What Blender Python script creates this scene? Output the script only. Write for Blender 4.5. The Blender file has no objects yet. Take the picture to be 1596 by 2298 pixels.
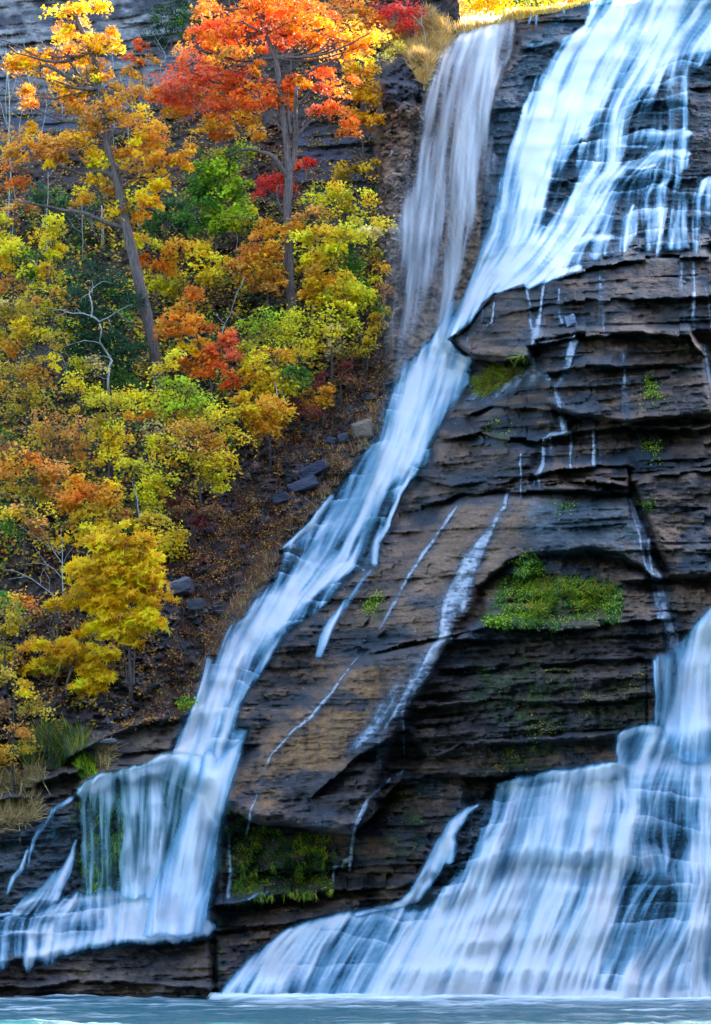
EXPO = 2.85
import bpy, math, random
import numpy as np
from mathutils import Vector
random.seed(7)
RNG = np.random.default_rng(11)
scene = bpy.context.scene
COL = scene.collection

# ------------------------------------------------------------------ frame
# pictures are measured on a 1596 x 2297 sheet; FPX is the focal length on that sheet
FPX, CX, HY, CZ = 5222.0, 798.0, 2089.0, 2.0

def P(px, py, Y):
    return ((px - CX) * Y / FPX, Y, CZ + (HY - py) * Y / FPX)

cam = bpy.data.cameras.new("camera")
cam.sensor_fit = 'VERTICAL'
cam.sensor_height = 24.0
cam.lens = 24.0 * FPX / 2297.0
cam.shift_y = (HY - 1148.5) / 2297.0
cam.clip_start = 0.5
cam.clip_end = 2000
co = bpy.data.objects.new("camera", cam)
COL.objects.link(co)
co.location = (0, 0, CZ)
co.rotation_euler = (math.radians(90), 0, 0)
scene.camera = co

# ------------------------------------------------------------------ numpy tools
def sstep(a, b, x):
    t = np.clip((x - a) / (b - a), 0, 1)
    return t * t * (3 - 2 * t)

def _hash(ix, iy, seed):
    h = (ix.astype(np.int64) * 374761393 + iy.astype(np.int64) * 668265263 + seed * 1442695041) & 0xffffffff
    h = ((h ^ (h >> 13)) * 1274126177) & 0xffffffff
    h = (h ^ (h >> 16)) & 0xffff
    return h.astype(np.float32) / 65535.0

def vnoise(x, y, seed=0):
    ix = np.floor(x); iy = np.floor(y)
    fx = (x - ix); fy = (y - iy)
    ux = fx * fx * (3 - 2 * fx); uy = fy * fy * (3 - 2 * fy)
    a = _hash(ix, iy, seed); b = _hash(ix + 1, iy, seed)
    c = _hash(ix, iy + 1, seed); d = _hash(ix + 1, iy + 1, seed)
    return (a + (b - a) * ux) * (1 - uy) + (c + (d - c) * ux) * uy

def fbm(x, y, octv=4, seed=0):
    s = 0; a = 0.5; n = 0
    for o in range(octv):
        s = s + a * (vnoise(x * 2 ** o, y * 2 ** o, seed + 31 * o) - 0.5)
        n += a; a *= 0.5
    return s / n * 2          # about -1 .. 1

def blur(a, r, n=2):
    if r < 1: return a
    for _ in range(n):
        for ax in (0, 1):
            pad = [(0, 0), (0, 0)]; pad[ax] = (r + 1, r)
            c = np.cumsum(np.pad(a, pad, mode='edge'), axis=ax, dtype=np.float64)
            k = 2 * r + 1
            a = ((c[k:] - c[:-k]) if ax == 0 else (c[:, k:] - c[:, :-k])) / k
    return a

def near(a, r):
    """smallest value within r cells, separable"""
    for ax in (0, 1):
        b = a.copy()
        for k in range(1, r + 1):
            b = np.minimum(b, np.roll(a, k, ax)); b = np.minimum(b, np.roll(a, -k, ax))
        a = b
    return a

ST = 2.2
xs = np.arange(-80, 1880, ST); ys = np.arange(-80, 2330, ST)
NX, NY = len(xs), len(ys)
PX, PY = np.meshgrid(xs, ys)          # [row(y), col(x)]
WX = PX + 9 * fbm(PX / 40, PY / 40, 3, 5); WY = PY + 9 * fbm(PX / 40, PY / 40, 3, 6)   # wobbled coordinates for natural edges

def win(x0, x1, y0, y1):
    i0 = max(0, int((x0 + 80) / ST)); i1 = min(NX, int((x1 + 80) / ST) + 2)
    j0 = max(0, int((y0 + 80) / ST)); j1 = min(NY, int((y1 + 80) / ST) + 2)
    return slice(j0, max(j1, j0 + 1)), slice(i0, max(i1, i0 + 1))

def poly(pts, soft=8, wob=1.0):
    """soft mask of a polygon, 1 inside"""
    out = np.zeros_like(PX)
    m = soft * 2 + 30
    p = np.array(pts, float)
    s = win(p[:, 0].min() - m, p[:, 0].max() + m, p[:, 1].min() - m, p[:, 1].max() + m)
    x = PX[s] * (1 - wob) + WX[s] * wob; y = PY[s] * (1 - wob) + WY[s] * wob
    d2 = np.full(x.shape, 1e9); inside = np.zeros(x.shape, bool)
    n = len(p)
    for i in range(n):
        ax, ay = p[i]; bx, by = p[(i + 1) % n]
        ex, ey = bx - ax, by - ay
        t = np.clip(((x - ax) * ex + (y - ay) * ey) / (ex * ex + ey * ey + 1e-9), 0, 1)
        d2 = np.minimum(d2, (x - ax - t * ex) ** 2 + (y - ay - t * ey) ** 2)
        c = ((ay <= y) & (by > y)) | ((by <= y) & (ay > y))
        xx = ax + (y - ay) / (by - ay if abs(by - ay) > 1e-9 else 1e-9) * ex
        inside ^= c & (x < xx)
    d = np.sqrt(d2) * np.where(inside, 1, -1)
    out[s] = sstep(-soft, soft, d)
    return out

def stroke(pts, wob=0.35):
    """nearest point of a polyline with widths: pts (x, y, width, strength). -> window, d/width, strength, tangent"""
    p = np.array(pts, float)
    m = p[:, 2].max() * 2.2 + 12
    s = win(p[:, 0].min() - m, p[:, 0].max() + m, p[:, 1].min() - m, p[:, 1].max() + m)
    x = PX[s] * (1 - wob) + WX[s] * wob; y = PY[s] * (1 - wob) + WY[s] * wob
    best = np.full(x.shape, 1e9); st = np.zeros(x.shape); tx = np.zeros(x.shape); ty = np.ones(x.shape)
    for i in range(len(p) - 1):
        ax, ay, aw, aa = p[i]; bx, by, bw, ba = p[i + 1]
        ex, ey = bx - ax, by - ay
        L = math.hypot(ex, ey) + 1e-9
        t = np.clip(((x - ax) * ex + (y - ay) * ey) / (L * L), 0, 1)
        w = aw + (bw - aw) * t
        d = np.hypot(x - ax - t * ex, y - ay - t * ey) / w
        sg = aa + (ba - aa) * t
        k = (sg + .02) * np.exp(-.9 * np.minimum(d, 5) ** 2) > (st + .02) * np.exp(-.9 * np.minimum(best, 5) ** 2) if i else d < 1e8
        best = np.where(k, d, best); st = np.where(k, sg, st)
        tx = np.where(k, ex / L, tx); ty = np.where(k, ey / L, ty)
    return s, best, st, tx, ty

# ------------------------------------------------------------------ blender tools
def mesh_obj(name, verts, faces, mat=None, parent=None, smooth=True, attrs=None):
    """verts (n,3) array, faces (m,3|4) array -> ONE linked mesh object; attrs {name: (n,) or (n,3)}"""
    me = bpy.data.meshes.new(name)
    verts = np.asarray(verts, np.float32); faces = np.asarray(faces, np.int32)
    n, m, k = len(verts), len(faces), faces.shape[1]
    me.vertices.add(n); me.vertices.foreach_set('co', verts.ravel())
    me.loops.add(m * k); me.loops.foreach_set('vertex_index', faces.ravel())
    me.polygons.add(m)
    me.polygons.foreach_set('loop_start', np.arange(0, m * k, k, dtype=np.int32))
    me.polygons.foreach_set('use_smooth', np.full(m, smooth, bool))
    for an, av in (attrs or {}).items():
        av = np.asarray(av, np.float32)
        if av.ndim == 1:
            at = me.attributes.new(an, 'FLOAT', 'POINT'); at.data.foreach_set('value', av)
        else:
            at = me.attributes.new(an, 'FLOAT_COLOR', 'POINT')
            at.data.foreach_set('color', np.hstack([av, np.ones((n, 1), np.float32)]).astype(np.float32).ravel())
    me.update(calc_edges=True)
    if mat: me.materials.append(mat)
    o = bpy.data.objects.new(name, me)
    COL.objects.link(o)
    if parent: o.parent = parent
    return o

def tag(o, label=None, cat=None, group=None, kind=None):
    if label: o['label'] = label
    if cat: o['category'] = cat
    if group: o['group'] = group
    if kind: o['kind'] = kind
    return o

def empty(name, loc=(0, 0, 0)):
    o = bpy.data.objects.new(name, None); COL.objects.link(o); o.location = loc
    return o

def grid_mesh(name, D, cellmask, mat, attrs, parent=None):
    """part of the measured relief: D depth per grid point, cellmask (NY-1,NX-1)"""
    used = np.zeros((NY, NX), bool)
    used[:-1, :-1] |= cellmask; used[1:, :-1] |= cellmask; used[:-1, 1:] |= cellmask; used[1:, 1:] |= cellmask
    idx = np.full((NY, NX), -1, np.int32)
    idx[used] = np.arange(used.sum())
    d = D[used]
    v = np.stack([(PX[used] - CX) * d / FPX, d, CZ + (HY - PY[used]) * d / FPX], 1)
    j, i = np.nonzero(cellmask)
    f = np.stack([idx[j, i], idx[j + 1, i], idx[j + 1, i + 1], idx[j, i + 1]], 1)
    return mesh_obj(name, v, f, mat, parent, True, {k: a[used] for k, a in attrs.items()})

class NT:
    def __init__(s, name):
        s.m = bpy.data.materials.new(name); s.m.use_nodes = True
        s.t = s.m.node_tree; s.t.nodes.clear()
        s.out = s.t.nodes.new('ShaderNodeOutputMaterial')
    def n(s, typ, **kw):
        nd = s.t.nodes.new(typ)
        for k, v in kw.items():
            if k.startswith('i_'):
                key = k[2:]
                key = int(key) if key.isdigit() else key.replace('_', ' ')
                nd.inputs[key].default_value = v
            else: setattr(nd, k, v)
        return nd
    def l(s, a, b): s.t.links.new(a, b)
    def math(s, op, a, b=None, clamp=False):
        nd = s.t.nodes.new('ShaderNodeMath'); nd.operation = op; nd.use_clamp = clamp
        for k, v in enumerate((a, b)):
            if v is None: continue
            if isinstance(v, (int, float)): nd.inputs[k].default_value = v
            else: s.l(v, nd.inputs[k])
        return nd.outputs[0]
    def ramp(s, fac, stops, interp='LINEAR'):
        nd = s.t.nodes.new('ShaderNodeValToRGB'); nd.color_ramp.interpolation = interp
        e = nd.color_ramp.elements
        while len(e) < len(stops): e.new(0.5)
        for k, (p, c) in enumerate(stops):
            e[k].position = p; e[k].color = (*c, 1) if len(c) == 3 else c
        s.l(fac, nd.inputs[0])
        return nd.outputs[0]

cen = lambda a: (a[:-1, :-1] + a[1:, :-1] + a[:-1, 1:] + a[1:, 1:]) / 4
TRK = np.zeros_like(PX); ALLW = np.zeros_like(PX)
# ------------------------------------------------------------------ depth of the gorge
TB = np.array([
 [114,114,113,111,108,106,106,106,106],
 [110,110,109,107,104,102,101.5,101,101],
 [105,105,104,103,101.5,100.5,97,96,96],
 [100,100,99.5,99,98.5,98.0,91,90,90],
 [94,94.5,95,95.5,96,94,86,85.5,85.5],
 [87,88,89.5,91,91.5,87,82.5,82,82],
 [82.5,84,86,88,87,82.5,79,79,79],
 [78.5,80,82,82.5,80,78,76.5,76,76],
 [75.5,77,78.5,78.5,77,76,75,75,74.5],
 [73.5,74.5,75.5,75.2,74.3,74,73.3,72,71.5],
 [71.8,73.8,74.3,74,73.2,71.5,70.5,70,69.8],
 [69.5,69.6,69.8,70,69.2,68.6,68.2,68,68],
 [68.5,68.6,68.8,69,68.2,67.6,67.2,67,67]], float)
def table(T):
    gx = np.clip(PX / 200.0, 0, T.shape[1] - 1.001); gy = np.clip(PY / 200.0, 0, T.shape[0] - 1.001)
    ix = gx.astype(int); iy = gy.astype(int); fx = gx - ix; fy = gy - iy
    a = T[iy, ix] * (1 - fx) + T[iy, ix + 1] * fx
    b = T[iy + 1, ix] * (1 - fx) + T[iy + 1, ix + 1] * fx
    return a * (1 - fy) + b * fy
D = blur(table(TB), 22, 2)

# left edge and right edge of the long chute (used by rock, water and masks)
CHL = [(985,750),(930,820),(880,890),(850,950),(820,1010),(790,1060),(750,1110),(720,1150),(650,1225),(600,1330),(560,1385),(520,1440),(478,1480),(455,1550),(420,1620),(385,1690),(375,1740)]
CHR = [(1005,762),(1050,800),(1058,860),(1010,905),(985,960),(965,1030),(920,1080),(880,1130),(870,1180),(838,1240),(838,1275),(800,1290),(745,1340),(700,1390),(640,1430),(590,1510),(545,1570),(520,1630),(560,1640),(500,1730)]
CHUTE = CHL + CHR[::-1]
# region of the massive right hand rock
ROCK = CHR + [(485,1790),(480,2260),(480,2400),(2100,2400),(2100,-200),(1040,-200),(1160,42),(1166,105),(1090,260),(1080,600)]
mR = poly(ROCK, 6, 0.5)
BRINK = [(-200,-300),(1000,-300),(1036,72),(1100,58),(1160,42),(1236,28),(1330,4),(1400,-14),(1600,-58),(1750,-90),(2050,-140)]
brink_y = np.interp(PX, [p[0] for p in BRINK], [p[1] for p in BRINK])

# strata: every layer has its own lateral profile; the beds dip gently
def strata(thick, seed, lat, jit=0.45):
    s = (PY + 0.05 * (PX - 800) + 26 * fbm(PX / 420, PY / 300, 2, seed + 1) + 2.2 * fbm(PX / 70, PY / 60, 2, seed + 2)) / thick
    s = s + jit * (vnoise(s * 0.9, s * 0 + 3.3, seed + 3) - 0.5) * 2
    k = np.floor(s); p = s - k
    v0 = vnoise(PX / lat, k * 7.31, seed) - 0.5
    v1 = vnoise(PX / lat * 4.1, k * 3.77, seed + 9) - 0.5
    v = v0 + 0.45 * v1 + 0.5 * (_hash(k, k * 0, seed + 4) - 0.5)
    return v, p, k
s1, p1, k1 = strata(33, 21, 150)
s2, p2, k2 = strata(10.5, 51, 60)
s3, p3, k3 = strata(84, 81, 260)
s4, p4, k4 = strata(5.2, 61, 34)
# upright joints cut the beds into blocks of uneven length
def blocks(k, L, seed):
    c = np.floor(PX / L * (.7 + .6 * _hash(k, k * 0, seed)) + 9 * _hash(k, k * 0 + 1, seed) + .35 * fbm(PX / 40, PY / 30, 2, seed))
    return _hash(c, k, seed + 2) - .5
bl1 = blocks(k1, 110, 411); bl2 = blocks(k2, 34, 421)
patchy = sstep(-.25, .45, fbm(PX / 150, PY / 110, 3, 431))
ridge = 1 - np.abs(fbm(PX / 24, PY / 11, 4, 441)) * 2
rough = fbm(PX / 16, PY / 9, 4, 91)
slabs = poly([(500,1790),(560,1700),(650,1600),(760,1520),(860,1460),(1000,1432),(960,1530),(880,1620),(800,1690),(700,1780),(570,1835)], 18)
brown_face = poly([(850,1410),(900,1300),(985,1150),(1120,1105),(1200,1120),(1130,1250),(1090,1380),(1000,1432)], 20)
dome = poly([(1130,1130),(1250,1108),(1400,1112),(1450,1190),(1430,1270),(1330,1232),(1180,1245),(1080,1300)], 14)
flat_face = poly([(1300,1640),(1000,1690),(930,1735),(1385,1725),(1390,1640)], 10)
smooth_m = np.clip(0.95 * slabs + 0.55 * brown_face + 0.5 * dome + .6 * flat_face, 0, 0.85)
amp = mR * (1 - smooth_m)
finef = poly([(860,1440),(1480,1420),(1470,1640),(1400,1720),(880,1760),(800,1800),(780,1700)], 40)
upz = 1 - sstep(1380, 1460, PY)
D = D - amp * ((0.75 + .45 * upz) * s3 + (0.60 + .2 * upz) * s1 * (.4 + .9 * patchy) * (1 - .5 * finef) + (0.13 + .28 * finef) * s2 * (.4 + 1.0 * (1 - patchy)) + .09 * s4 * (.5 + finef) + .65 * bl1 * patchy * (1 - finef) + .20 * bl2 + 0.13 * rough + .10 * ridge * (1 - patchy * .6) + .8 * fbm(PX / 130, PY / 90, 3, 451))
D = D - mR * smooth_m * (0.16 * s1 + 0.10 * s2 * (1 - .6 * slabs) + .06 * s4 + 0.07 * rough + .07 * ridge + .06 * bl2 - .25 * slabs * fbm(PX / 60, PY / 90, 3, 461))
# the bulky masses of the rock, each standing proud of what lies round it
MASS = [
 ([(1008,762),(1050,733),(1085,690),(1112,657),(1230,630),(1330,600),(1450,578),(2000,560),(2000,742),(1300,748),(1200,760),(1188,800),(1060,800)], 2.0, 12),
 ([(1208,768),(1300,752),(1420,744),(1545,748),(1585,800),(1600,930),(1440,945),(1300,932),(1222,905)], 1.9, 14),
 ([(1055,932),(1110,912),(1230,917),(1290,935),(1270,962),(1080,958)], .9, 12),
 ([(965,1040),(1010,985),(1075,968),(1150,985),(1200,1010),(1185,1085),(1050,1100),(930,1120)], 1.1, 16),
 ([(1210,1076),(1260,1050),(1404,1046),(1414,1108),(1300,1102),(1220,1098)], 1.0, 7),
 ([(1424,1078),(1480,1062),(1600,1054),(2000,1050),(2000,1290),(1500,1290),(1440,1130)], 1.5, 12),
 ([(850,1425),(900,1300),(985,1150),(1050,1112),(1250,1106),(1400,1112),(1446,1185),(1482,1296),(1440,1275),(1400,1246),(1330,1232),(1250,1243),(1190,1244),(1140,1262),(1085,1310),(1050,1385),(1000,1428)], 1.6, 22),
 ([(1085,1318),(1140,1268),(1190,1250),(1250,1250),(1330,1240),(1400,1254),(1450,1290),(1480,1380),(1400,1388),(1250,1404),(1090,1398)], 1.15, 26),
 ([(840,1466),(920,1442),(1000,1430),(1090,1404),(1250,1412),(1400,1392),(1490,1386),(1480,1640),(1390,1650),(1300,1660),(1040,1668),(960,1700),(880,1620)], 1.1, 18),
 ([(500,1802),(520,1750),(570,1690),(650,1600),(760,1515),(870,1455),(1000,1434),(960,1520),(900,1620),(850,1740),(830,1810),(790,1868),(640,1850),(560,1840)], 2.4, 24),
 ([(930,1735),(1100,1738),(1390,1722),(1390,1640),(1040,1668),(960,1700)], .7, 8),
]
for pts, A, sf in MASS:
    D = D - A * (poly(pts, sf, .4) * .6 + poly(pts, sf * .35, .5) * .4)
# left side: rubble slope, shale walls
mL = 1 - mR
shale = np.clip(poly([(-300,-300),(420,-300),(430,140),(300,260),(60,340),(-300,400)], 40) + poly([(660,290),(860,270),(870,560),(760,560),(650,420)], 26)
                + poly([(160,1640),(430,1600),(470,1530),(385,1700),(180,1770),(0,1900),(-100,1900),(-100,1750)], 14) + poly([(-100,1740),(200,1730),(175,1800),(140,2100),(-100,2100)], 8)
                + poly([(-200,2085),(488,2085),(488,2330),(-200,2330)], 5), 0, 1)
lump = fbm(PX / 55, PY / 55, 5, 131)
D = D - mL * ((1 - shale) * (0.9 * lump + 0.35 * fbm(PX / 12, PY / 9, 3, 141)) + shale * (0.55 * s1 + 0.30 * s2 + 0.18 * rough + 0.5 * s3))
# rubbly brown wall behind the spray
spraywall = poly([(850,140),(960,110),(1110,60),(1120,600),(1000,740),(880,900),(860,700),(870,560),(840,300)], 16) * mL
D = D - spraywall * (0.5 * fbm(PX / 30, PY / 60, 4, 151) + 0.25 * np.abs(fbm(PX / 9, PY / 7, 3, 152)))
# the dark outcrop hanging above it
D = D - 1.4 * poly([(852,180),(930,190),(920,320),(905,520),(895,700),(880,800),(862,700),(868,560),(848,330)], 9)
out = poly([(856,150),(930,120),(975,140),(960,200),(940,260),(862,235)], 10)
D = D - out * (1.6 + 0.8 * fbm(PX / 22, PY / 16, 4, 155))

# stairs under the falling sheets
def stairs(mask, thick, seed, slope, lat):
    global D
    s = (PY + 0.04 * (PX - 1300) + 40 * fbm(PX / lat, PY / 260, 2, seed) + 9 * fbm(PX / 45, PY / 60, 2, seed + 1)) / thick
    s = s + 0.42 * (vnoise(s * 0.8, PX / 240, seed + 2) - 0.5) * 2
    k = np.floor(s); p = s - k
    D = D + mask * slope * thick * (p - 0.5) - mask * 0.35 * (vnoise(PX / 50, k * 5.3, seed + 3) - 0.5)
    return p, k
UP = poly([(1170,105),(1236,95),(1346,40),(1420,-60),(2000,-100),(2000,560),(1450,575),(1330,598),(1230,628),(1110,655),(1060,640),(1120,480),(1160,250)], 10)
LO = poly([(1125,1750),(1300,1728),(1400,1718),(1470,1640),(2000,1620),(2000,2300),(480,2300),(500,2225),(640,2085),(900,2030),(1000,1880),(1070,1800)], 8)
CH = poly(CHUTE, 8, .4)
LL = poly([(-100,2010),(170,1995),(455,2000),(462,2090),(-100,2150)], 6)
pU, kU = stairs(UP, 40, 211, 0.016, 170)
pS, kS = stairs(LO, 62, 231, 0.0125, 330)
pS2, kS2 = stairs(LO * 0.35, 21, 251, 0.017, 260)
pU2, kU2 = stairs(UP * 0.5, 15, 271, 0.017, 260)
pC, kC = stairs(CH * .45, 58, 311, 0.020, 120)
pC2, kC2 = stairs(CH * .3, 24, 321, 0.018, 90)
pL, kL = stairs(LL, 38, 291, 0.020, 330)

# big ledges: (points of the lip), protrusion, reach above, undercut, reach below
LEDGES = [
 ([(1010,762),(1050,733),(1085,690),(1110,657),(1230,630),(1330,600),(1450,578),(2000,560)], 1.3, 70, .55, 60),
 ([(1014,770),(1040,790),(1060,803),(1120,812),(1190,800)], .9, 40, 1.2, 70),
 ([(1120,700),(1300,672),(1480,668),(2000,650)], .45, 26, .3, 30),
 ([(1195,772),(1300,752),(1420,744),(1545,748),(1580,800)], .9, 30, .25, 45),
 ([(1205,838),(1330,818),(1570,824)], .3, 30, .35, 20),
 ([(1055,932),(1110,912),(1230,917),(1300,935)], .7, 30, .6, 22),
 ([(1300,930),(1400,945),(1600,940)], .4, 20, .4, 26),
 ([(1005,985),(1075,968),(1150,985),(1215,990),(1300,968),(1400,955),(1520,960),(2000,950)], .6, 30, .45, 30),
 ([(1205,1072),(1260,1050),(1330,1046),(1408,1046)], .8, 26, .3, 40),
 ([(1218,1086),(1300,1076),(1404,1092)], .5, 14, .7, 30),
 ([(1420,1078),(1480,1062),(1600,1052),(2000,1050)], .9, 34, .7, 36),
 ([(935,1070),(1010,1090),(1160,1075)], .3, 30, .3, 30),
 ([(960,1130),(1050,1108),(1130,1100),(1230,1096),(1400,1108)], .6, 30, .25, 20),
 ([(1080,1310),(1140,1262),(1190,1244),(1250,1243),(1330,1232),(1400,1246),(1440,1275),(1480,1300)], 0.55, 50, 0.35, 50),
 ([(1400,1300),(1470,1296),(1520,1300)], .5, 20, .3, 50),
 ([(1540,1290),(1600,1286),(2000,1284)], .6, 30, .5, 30),
 ([(840,1466),(920,1442),(1000,1430),(1090,1404),(1250,1412),(1400,1392),(1500,1386)], .9, 34, .35, 24),
 ([(1000,1500),(1200,1486),(1470,1478)], .3, 16, .4, 16),
 ([(930,1590),(1100,1570),(1300,1576),(1460,1560)], .35, 20, .45, 16),
 ([(990,1695),(1040,1668),(1300,1662),(1400,1640)], .35, 10, .2, 20),
 ([(860,1790),(900,1748),(960,1738),(1100,1742),(1300,1737),(1400,1722)], .7, 20, 1.1, 60),
 ([(500,1800),(560,1842),(640,1852),(790,1872),(850,1810)], .8, 60, 1.7, 120),
 ([(700,1790),(800,1700),(900,1640)], .4, 30, .2, 60),
 ([(478,2032),(560,2020),(600,2008),(760,1998),(900,1986),(960,1960)], 1.0, 30, .35, 40),
 ([(480,2090),(600,2075),(760,2050)], .4, 14, .4, 16),
 ([(-100,2166),(60,2150),(150,2132),(300,2112),(482,2106)], .8, 26, .1, 40),
 ([(-100,2218),(60,2214),(200,2200),(482,2215)], .5, 16, .25, 20),
 ([(60,1768),(120,1745),(200,1725)], .6, 20, .4, 20),
 ([(150,1700),(240,1652),(330,1618),(470,1600)], .6, 16, .3, 30),
 ([(175,1768),(230,1734),(300,1722),(380,1700),(450,1735),(488,1745)], .9, 26, .7, 150),
 ([(-60,1800),(60,1790),(150,1780)], .5, 16, .4, 20),
]
for pts, A, ha, U, hb in LEDGES:
    xa = [p[0] for p in pts]; ya = [p[1] for p in pts]
    kq = np.floor(PX / 34 + 2 * vnoise(PX / 90, PX * 0, 5)); yl = np.interp(PX, xa, ya) + 5 * fbm(PX / 40, PX * 0 + xa[0], 3, int(ya[0])) + 7 * (_hash(kq, kq * 0 + int(ya[0]), 3) - .5)
    d = PY - yl
    wx = sstep(xa[0] - 22, xa[0] + 14, PX) * (1 - sstep(xa[-1] - 14, xa[-1] + 22, PX))
    nz = np.clip(.85 + 1.1 * fbm(PX / 85, PX * 0 + ya[0], 3, int(xa[0]) + 500), .12, 1.6) if hb < 100 else 1.0
    prof = np.where(d < 0, A * sstep(-ha, 0, d) , -U * sstep(0, 4, d) * np.exp(-np.maximum(d, 0) / hb) + A * (1 - sstep(0, 4, d)) )
    D = D - prof * wx * nz * (1.6 if ya[0] < 1240 else 1.3)
# fissure right of the slabs, cleft beside the left fall
for pts, dep in (([(1411,1060,3,1),(1413,1120,4,1),(1440,1200,4,1),(1460,1290,4,1)], .7), ([(478,1800,9,1),(476,1960,11,1),(478,2120,7,1),(484,2240,6,1)], 1.3),
                 ([(1208,775,4,1),(1206,850,4,1)], .4), ([(1450,1500,3,1),(1455,1640,3,1)], .3)):
    s, d, st, tx, ty = stroke(pts)
    D[s] += dep * np.exp(-d * d)
# rock shoulder edge beside the chute: the buttress stands proud of the running water
edge = poly(CHUTE, 16, .4)
D = D + edge * 0.7
# lower right rocks between the arch stream and the sheet
for pts, A in (([(1062,1808),(1120,1790),(1150,1850),(1110,1960),(1010,2028),(960,2032),(965,2005),(1000,1985),(990,1950),(1020,1905),(1050,1890),(1050,1850)], .7),):
    D -= poly(pts, 7) * A * (1 + .5 * fbm(PX / 20, PY / 14, 3, 77))
Dbase = D

# ------------------------------------------------------------------ colour of rock and ground (linear albedo)
def C3(c): return np.array(c)[None, None, :] * np.ones((NY, NX, 1))
def mixc(a, b, m): return a + (b - a) * np.clip(m, 0, 1)[..., None]
n1 = fbm(PX / 90, PY / 60, 4, 301); n2 = fbm(PX / 22, PY / 12, 4, 302); n3 = fbm(PX / 5, PY / 3.5, 2, 303); nv = fbm(PX / 14, PY / 120, 3, 304)
bed = (_hash(k2, k2 * 0, 7) - 0.5)
dark = C3((.045, .052, .064)); brn = C3((.235, .132, .076)); tan = C3((.40, .205, .080)); teal = C3((.035, .085, .115))
rockc = mixc(dark * .5, brn * 1.2, 0.36 + 0.7 * n1 + 0.45 * n2 + 0.75 * bed + .45 * bl2)
rockc = mixc(rockc, C3((.34, .195, .105)), 0.65 * brown_face + 0.35 * dome * n1)
rockc = mixc(rockc, tan, slabs * (0.58 + 0.6 * n1 + .7 * nv + .5 * n2 + .3 * bed))
rockc = mixc(rockc, C3((.13, .19, .22)), np.clip(poly([(1190,1120),(1400,1118),(1445,1200),(1430,1265),(1330,1236),(1250,1240),(1180,1200)], 30) * (.75 + n2), 0, 1))
wetm = poly([(1180,90),(1420,-100),(2000,-100),(2000,560),(1450,575),(1230,628),(1100,650),(1040,640),(1090,260)], 24)
rockc = mixc(rockc, C3((.016, .045, .075)), np.clip(.9 * sstep(.02, .45, fbm(PX / 120, PY / 45, 4, 521)), 0, .8))  # dark blue noise patches: wet tint plus blue highlights put into the colour
rockc = mixc(rockc, C3((.018, .070, .11)), wetm * (0.9 + .4 * n1))
loteal = poly([(1040,1780),(1500,1700),(2000,1620),(2000,2330),(490,2330),(560,2150),(660,2080),(900,2035),(990,1900)], 12)
rockc = mixc(rockc, C3((.035, .075, .10)), loteal * (0.85 + .4 * n1))
rockc = mixc(rockc, C3((.13, .085, .065)), .7 * poly([(1520,180),(2000,170),(2000,420),(1540,380),(1500,330)], 20) * (.7 + n2))
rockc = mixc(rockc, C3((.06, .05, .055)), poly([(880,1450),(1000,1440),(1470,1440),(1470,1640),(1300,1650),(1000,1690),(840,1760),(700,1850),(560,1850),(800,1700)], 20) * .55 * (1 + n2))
# left side
soil = mixc(C3((.018, .016, .017)), C3((.070, .038, .026)), .45 + .6 * n2 + .4 * n1)
soil = mixc(soil, C3((.026, .027, .036)), np.clip(poly([(560,960),(760,930),(830,990),(700,1130),(560,1250),(470,1400),(430,1560),(250,1640),(300,1420),(420,1180)], 50) * (.55 + 1.3 * n1), 0, .92))
soil = mixc(soil, C3((.14, .09, .05)), np.clip(poly([(850,900),(880,960),(780,1060),(640,1230),(540,1400),(470,1480),(480,1420),(590,1250),(720,1080)], 22) * (.5 + n2), 0, 1))
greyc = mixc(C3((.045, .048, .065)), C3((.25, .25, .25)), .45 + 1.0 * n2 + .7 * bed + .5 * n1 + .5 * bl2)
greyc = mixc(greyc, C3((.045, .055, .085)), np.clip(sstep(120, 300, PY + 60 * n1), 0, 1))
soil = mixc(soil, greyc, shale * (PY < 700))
soil = mixc(soil, mixc(C3((.05, .045, .05)), C3((.18, .12, .075)), .45 + n1 + .8 * bed), shale * (PY >= 700))
spr = mixc(C3((.07, .05, .04)), C3((.42, .27, .16)), .5 + 1.1 * n2 + .5 * nv)
spr = mixc(spr, C3((.05, .045, .05)), np.clip(n3 + n2 * 1.5, 0, .8))
soil = mixc(soil, spr, spraywall)
soil = mixc(soil, C3((.03, .034, .045)), out)
# wet rock beside and under the left falls
soil = mixc(soil, C3((.04, .075, .10)), poly([(-100,1940),(170,1800),(180,1780),(450,1740),(480,1800),(480,2110),(-100,2150)], 12) * .7)
soil = mixc(soil, C3((.07, .045, .03)), poly([(640,1225),(740,1140),(800,1060),(850,960),(860,1000),(760,1170),(600,1400),(540,1440),(560,1380)], 14) * .6)
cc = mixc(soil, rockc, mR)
cc = mixc(cc, C3((.05, .07, .085)), edge * .8)
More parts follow.
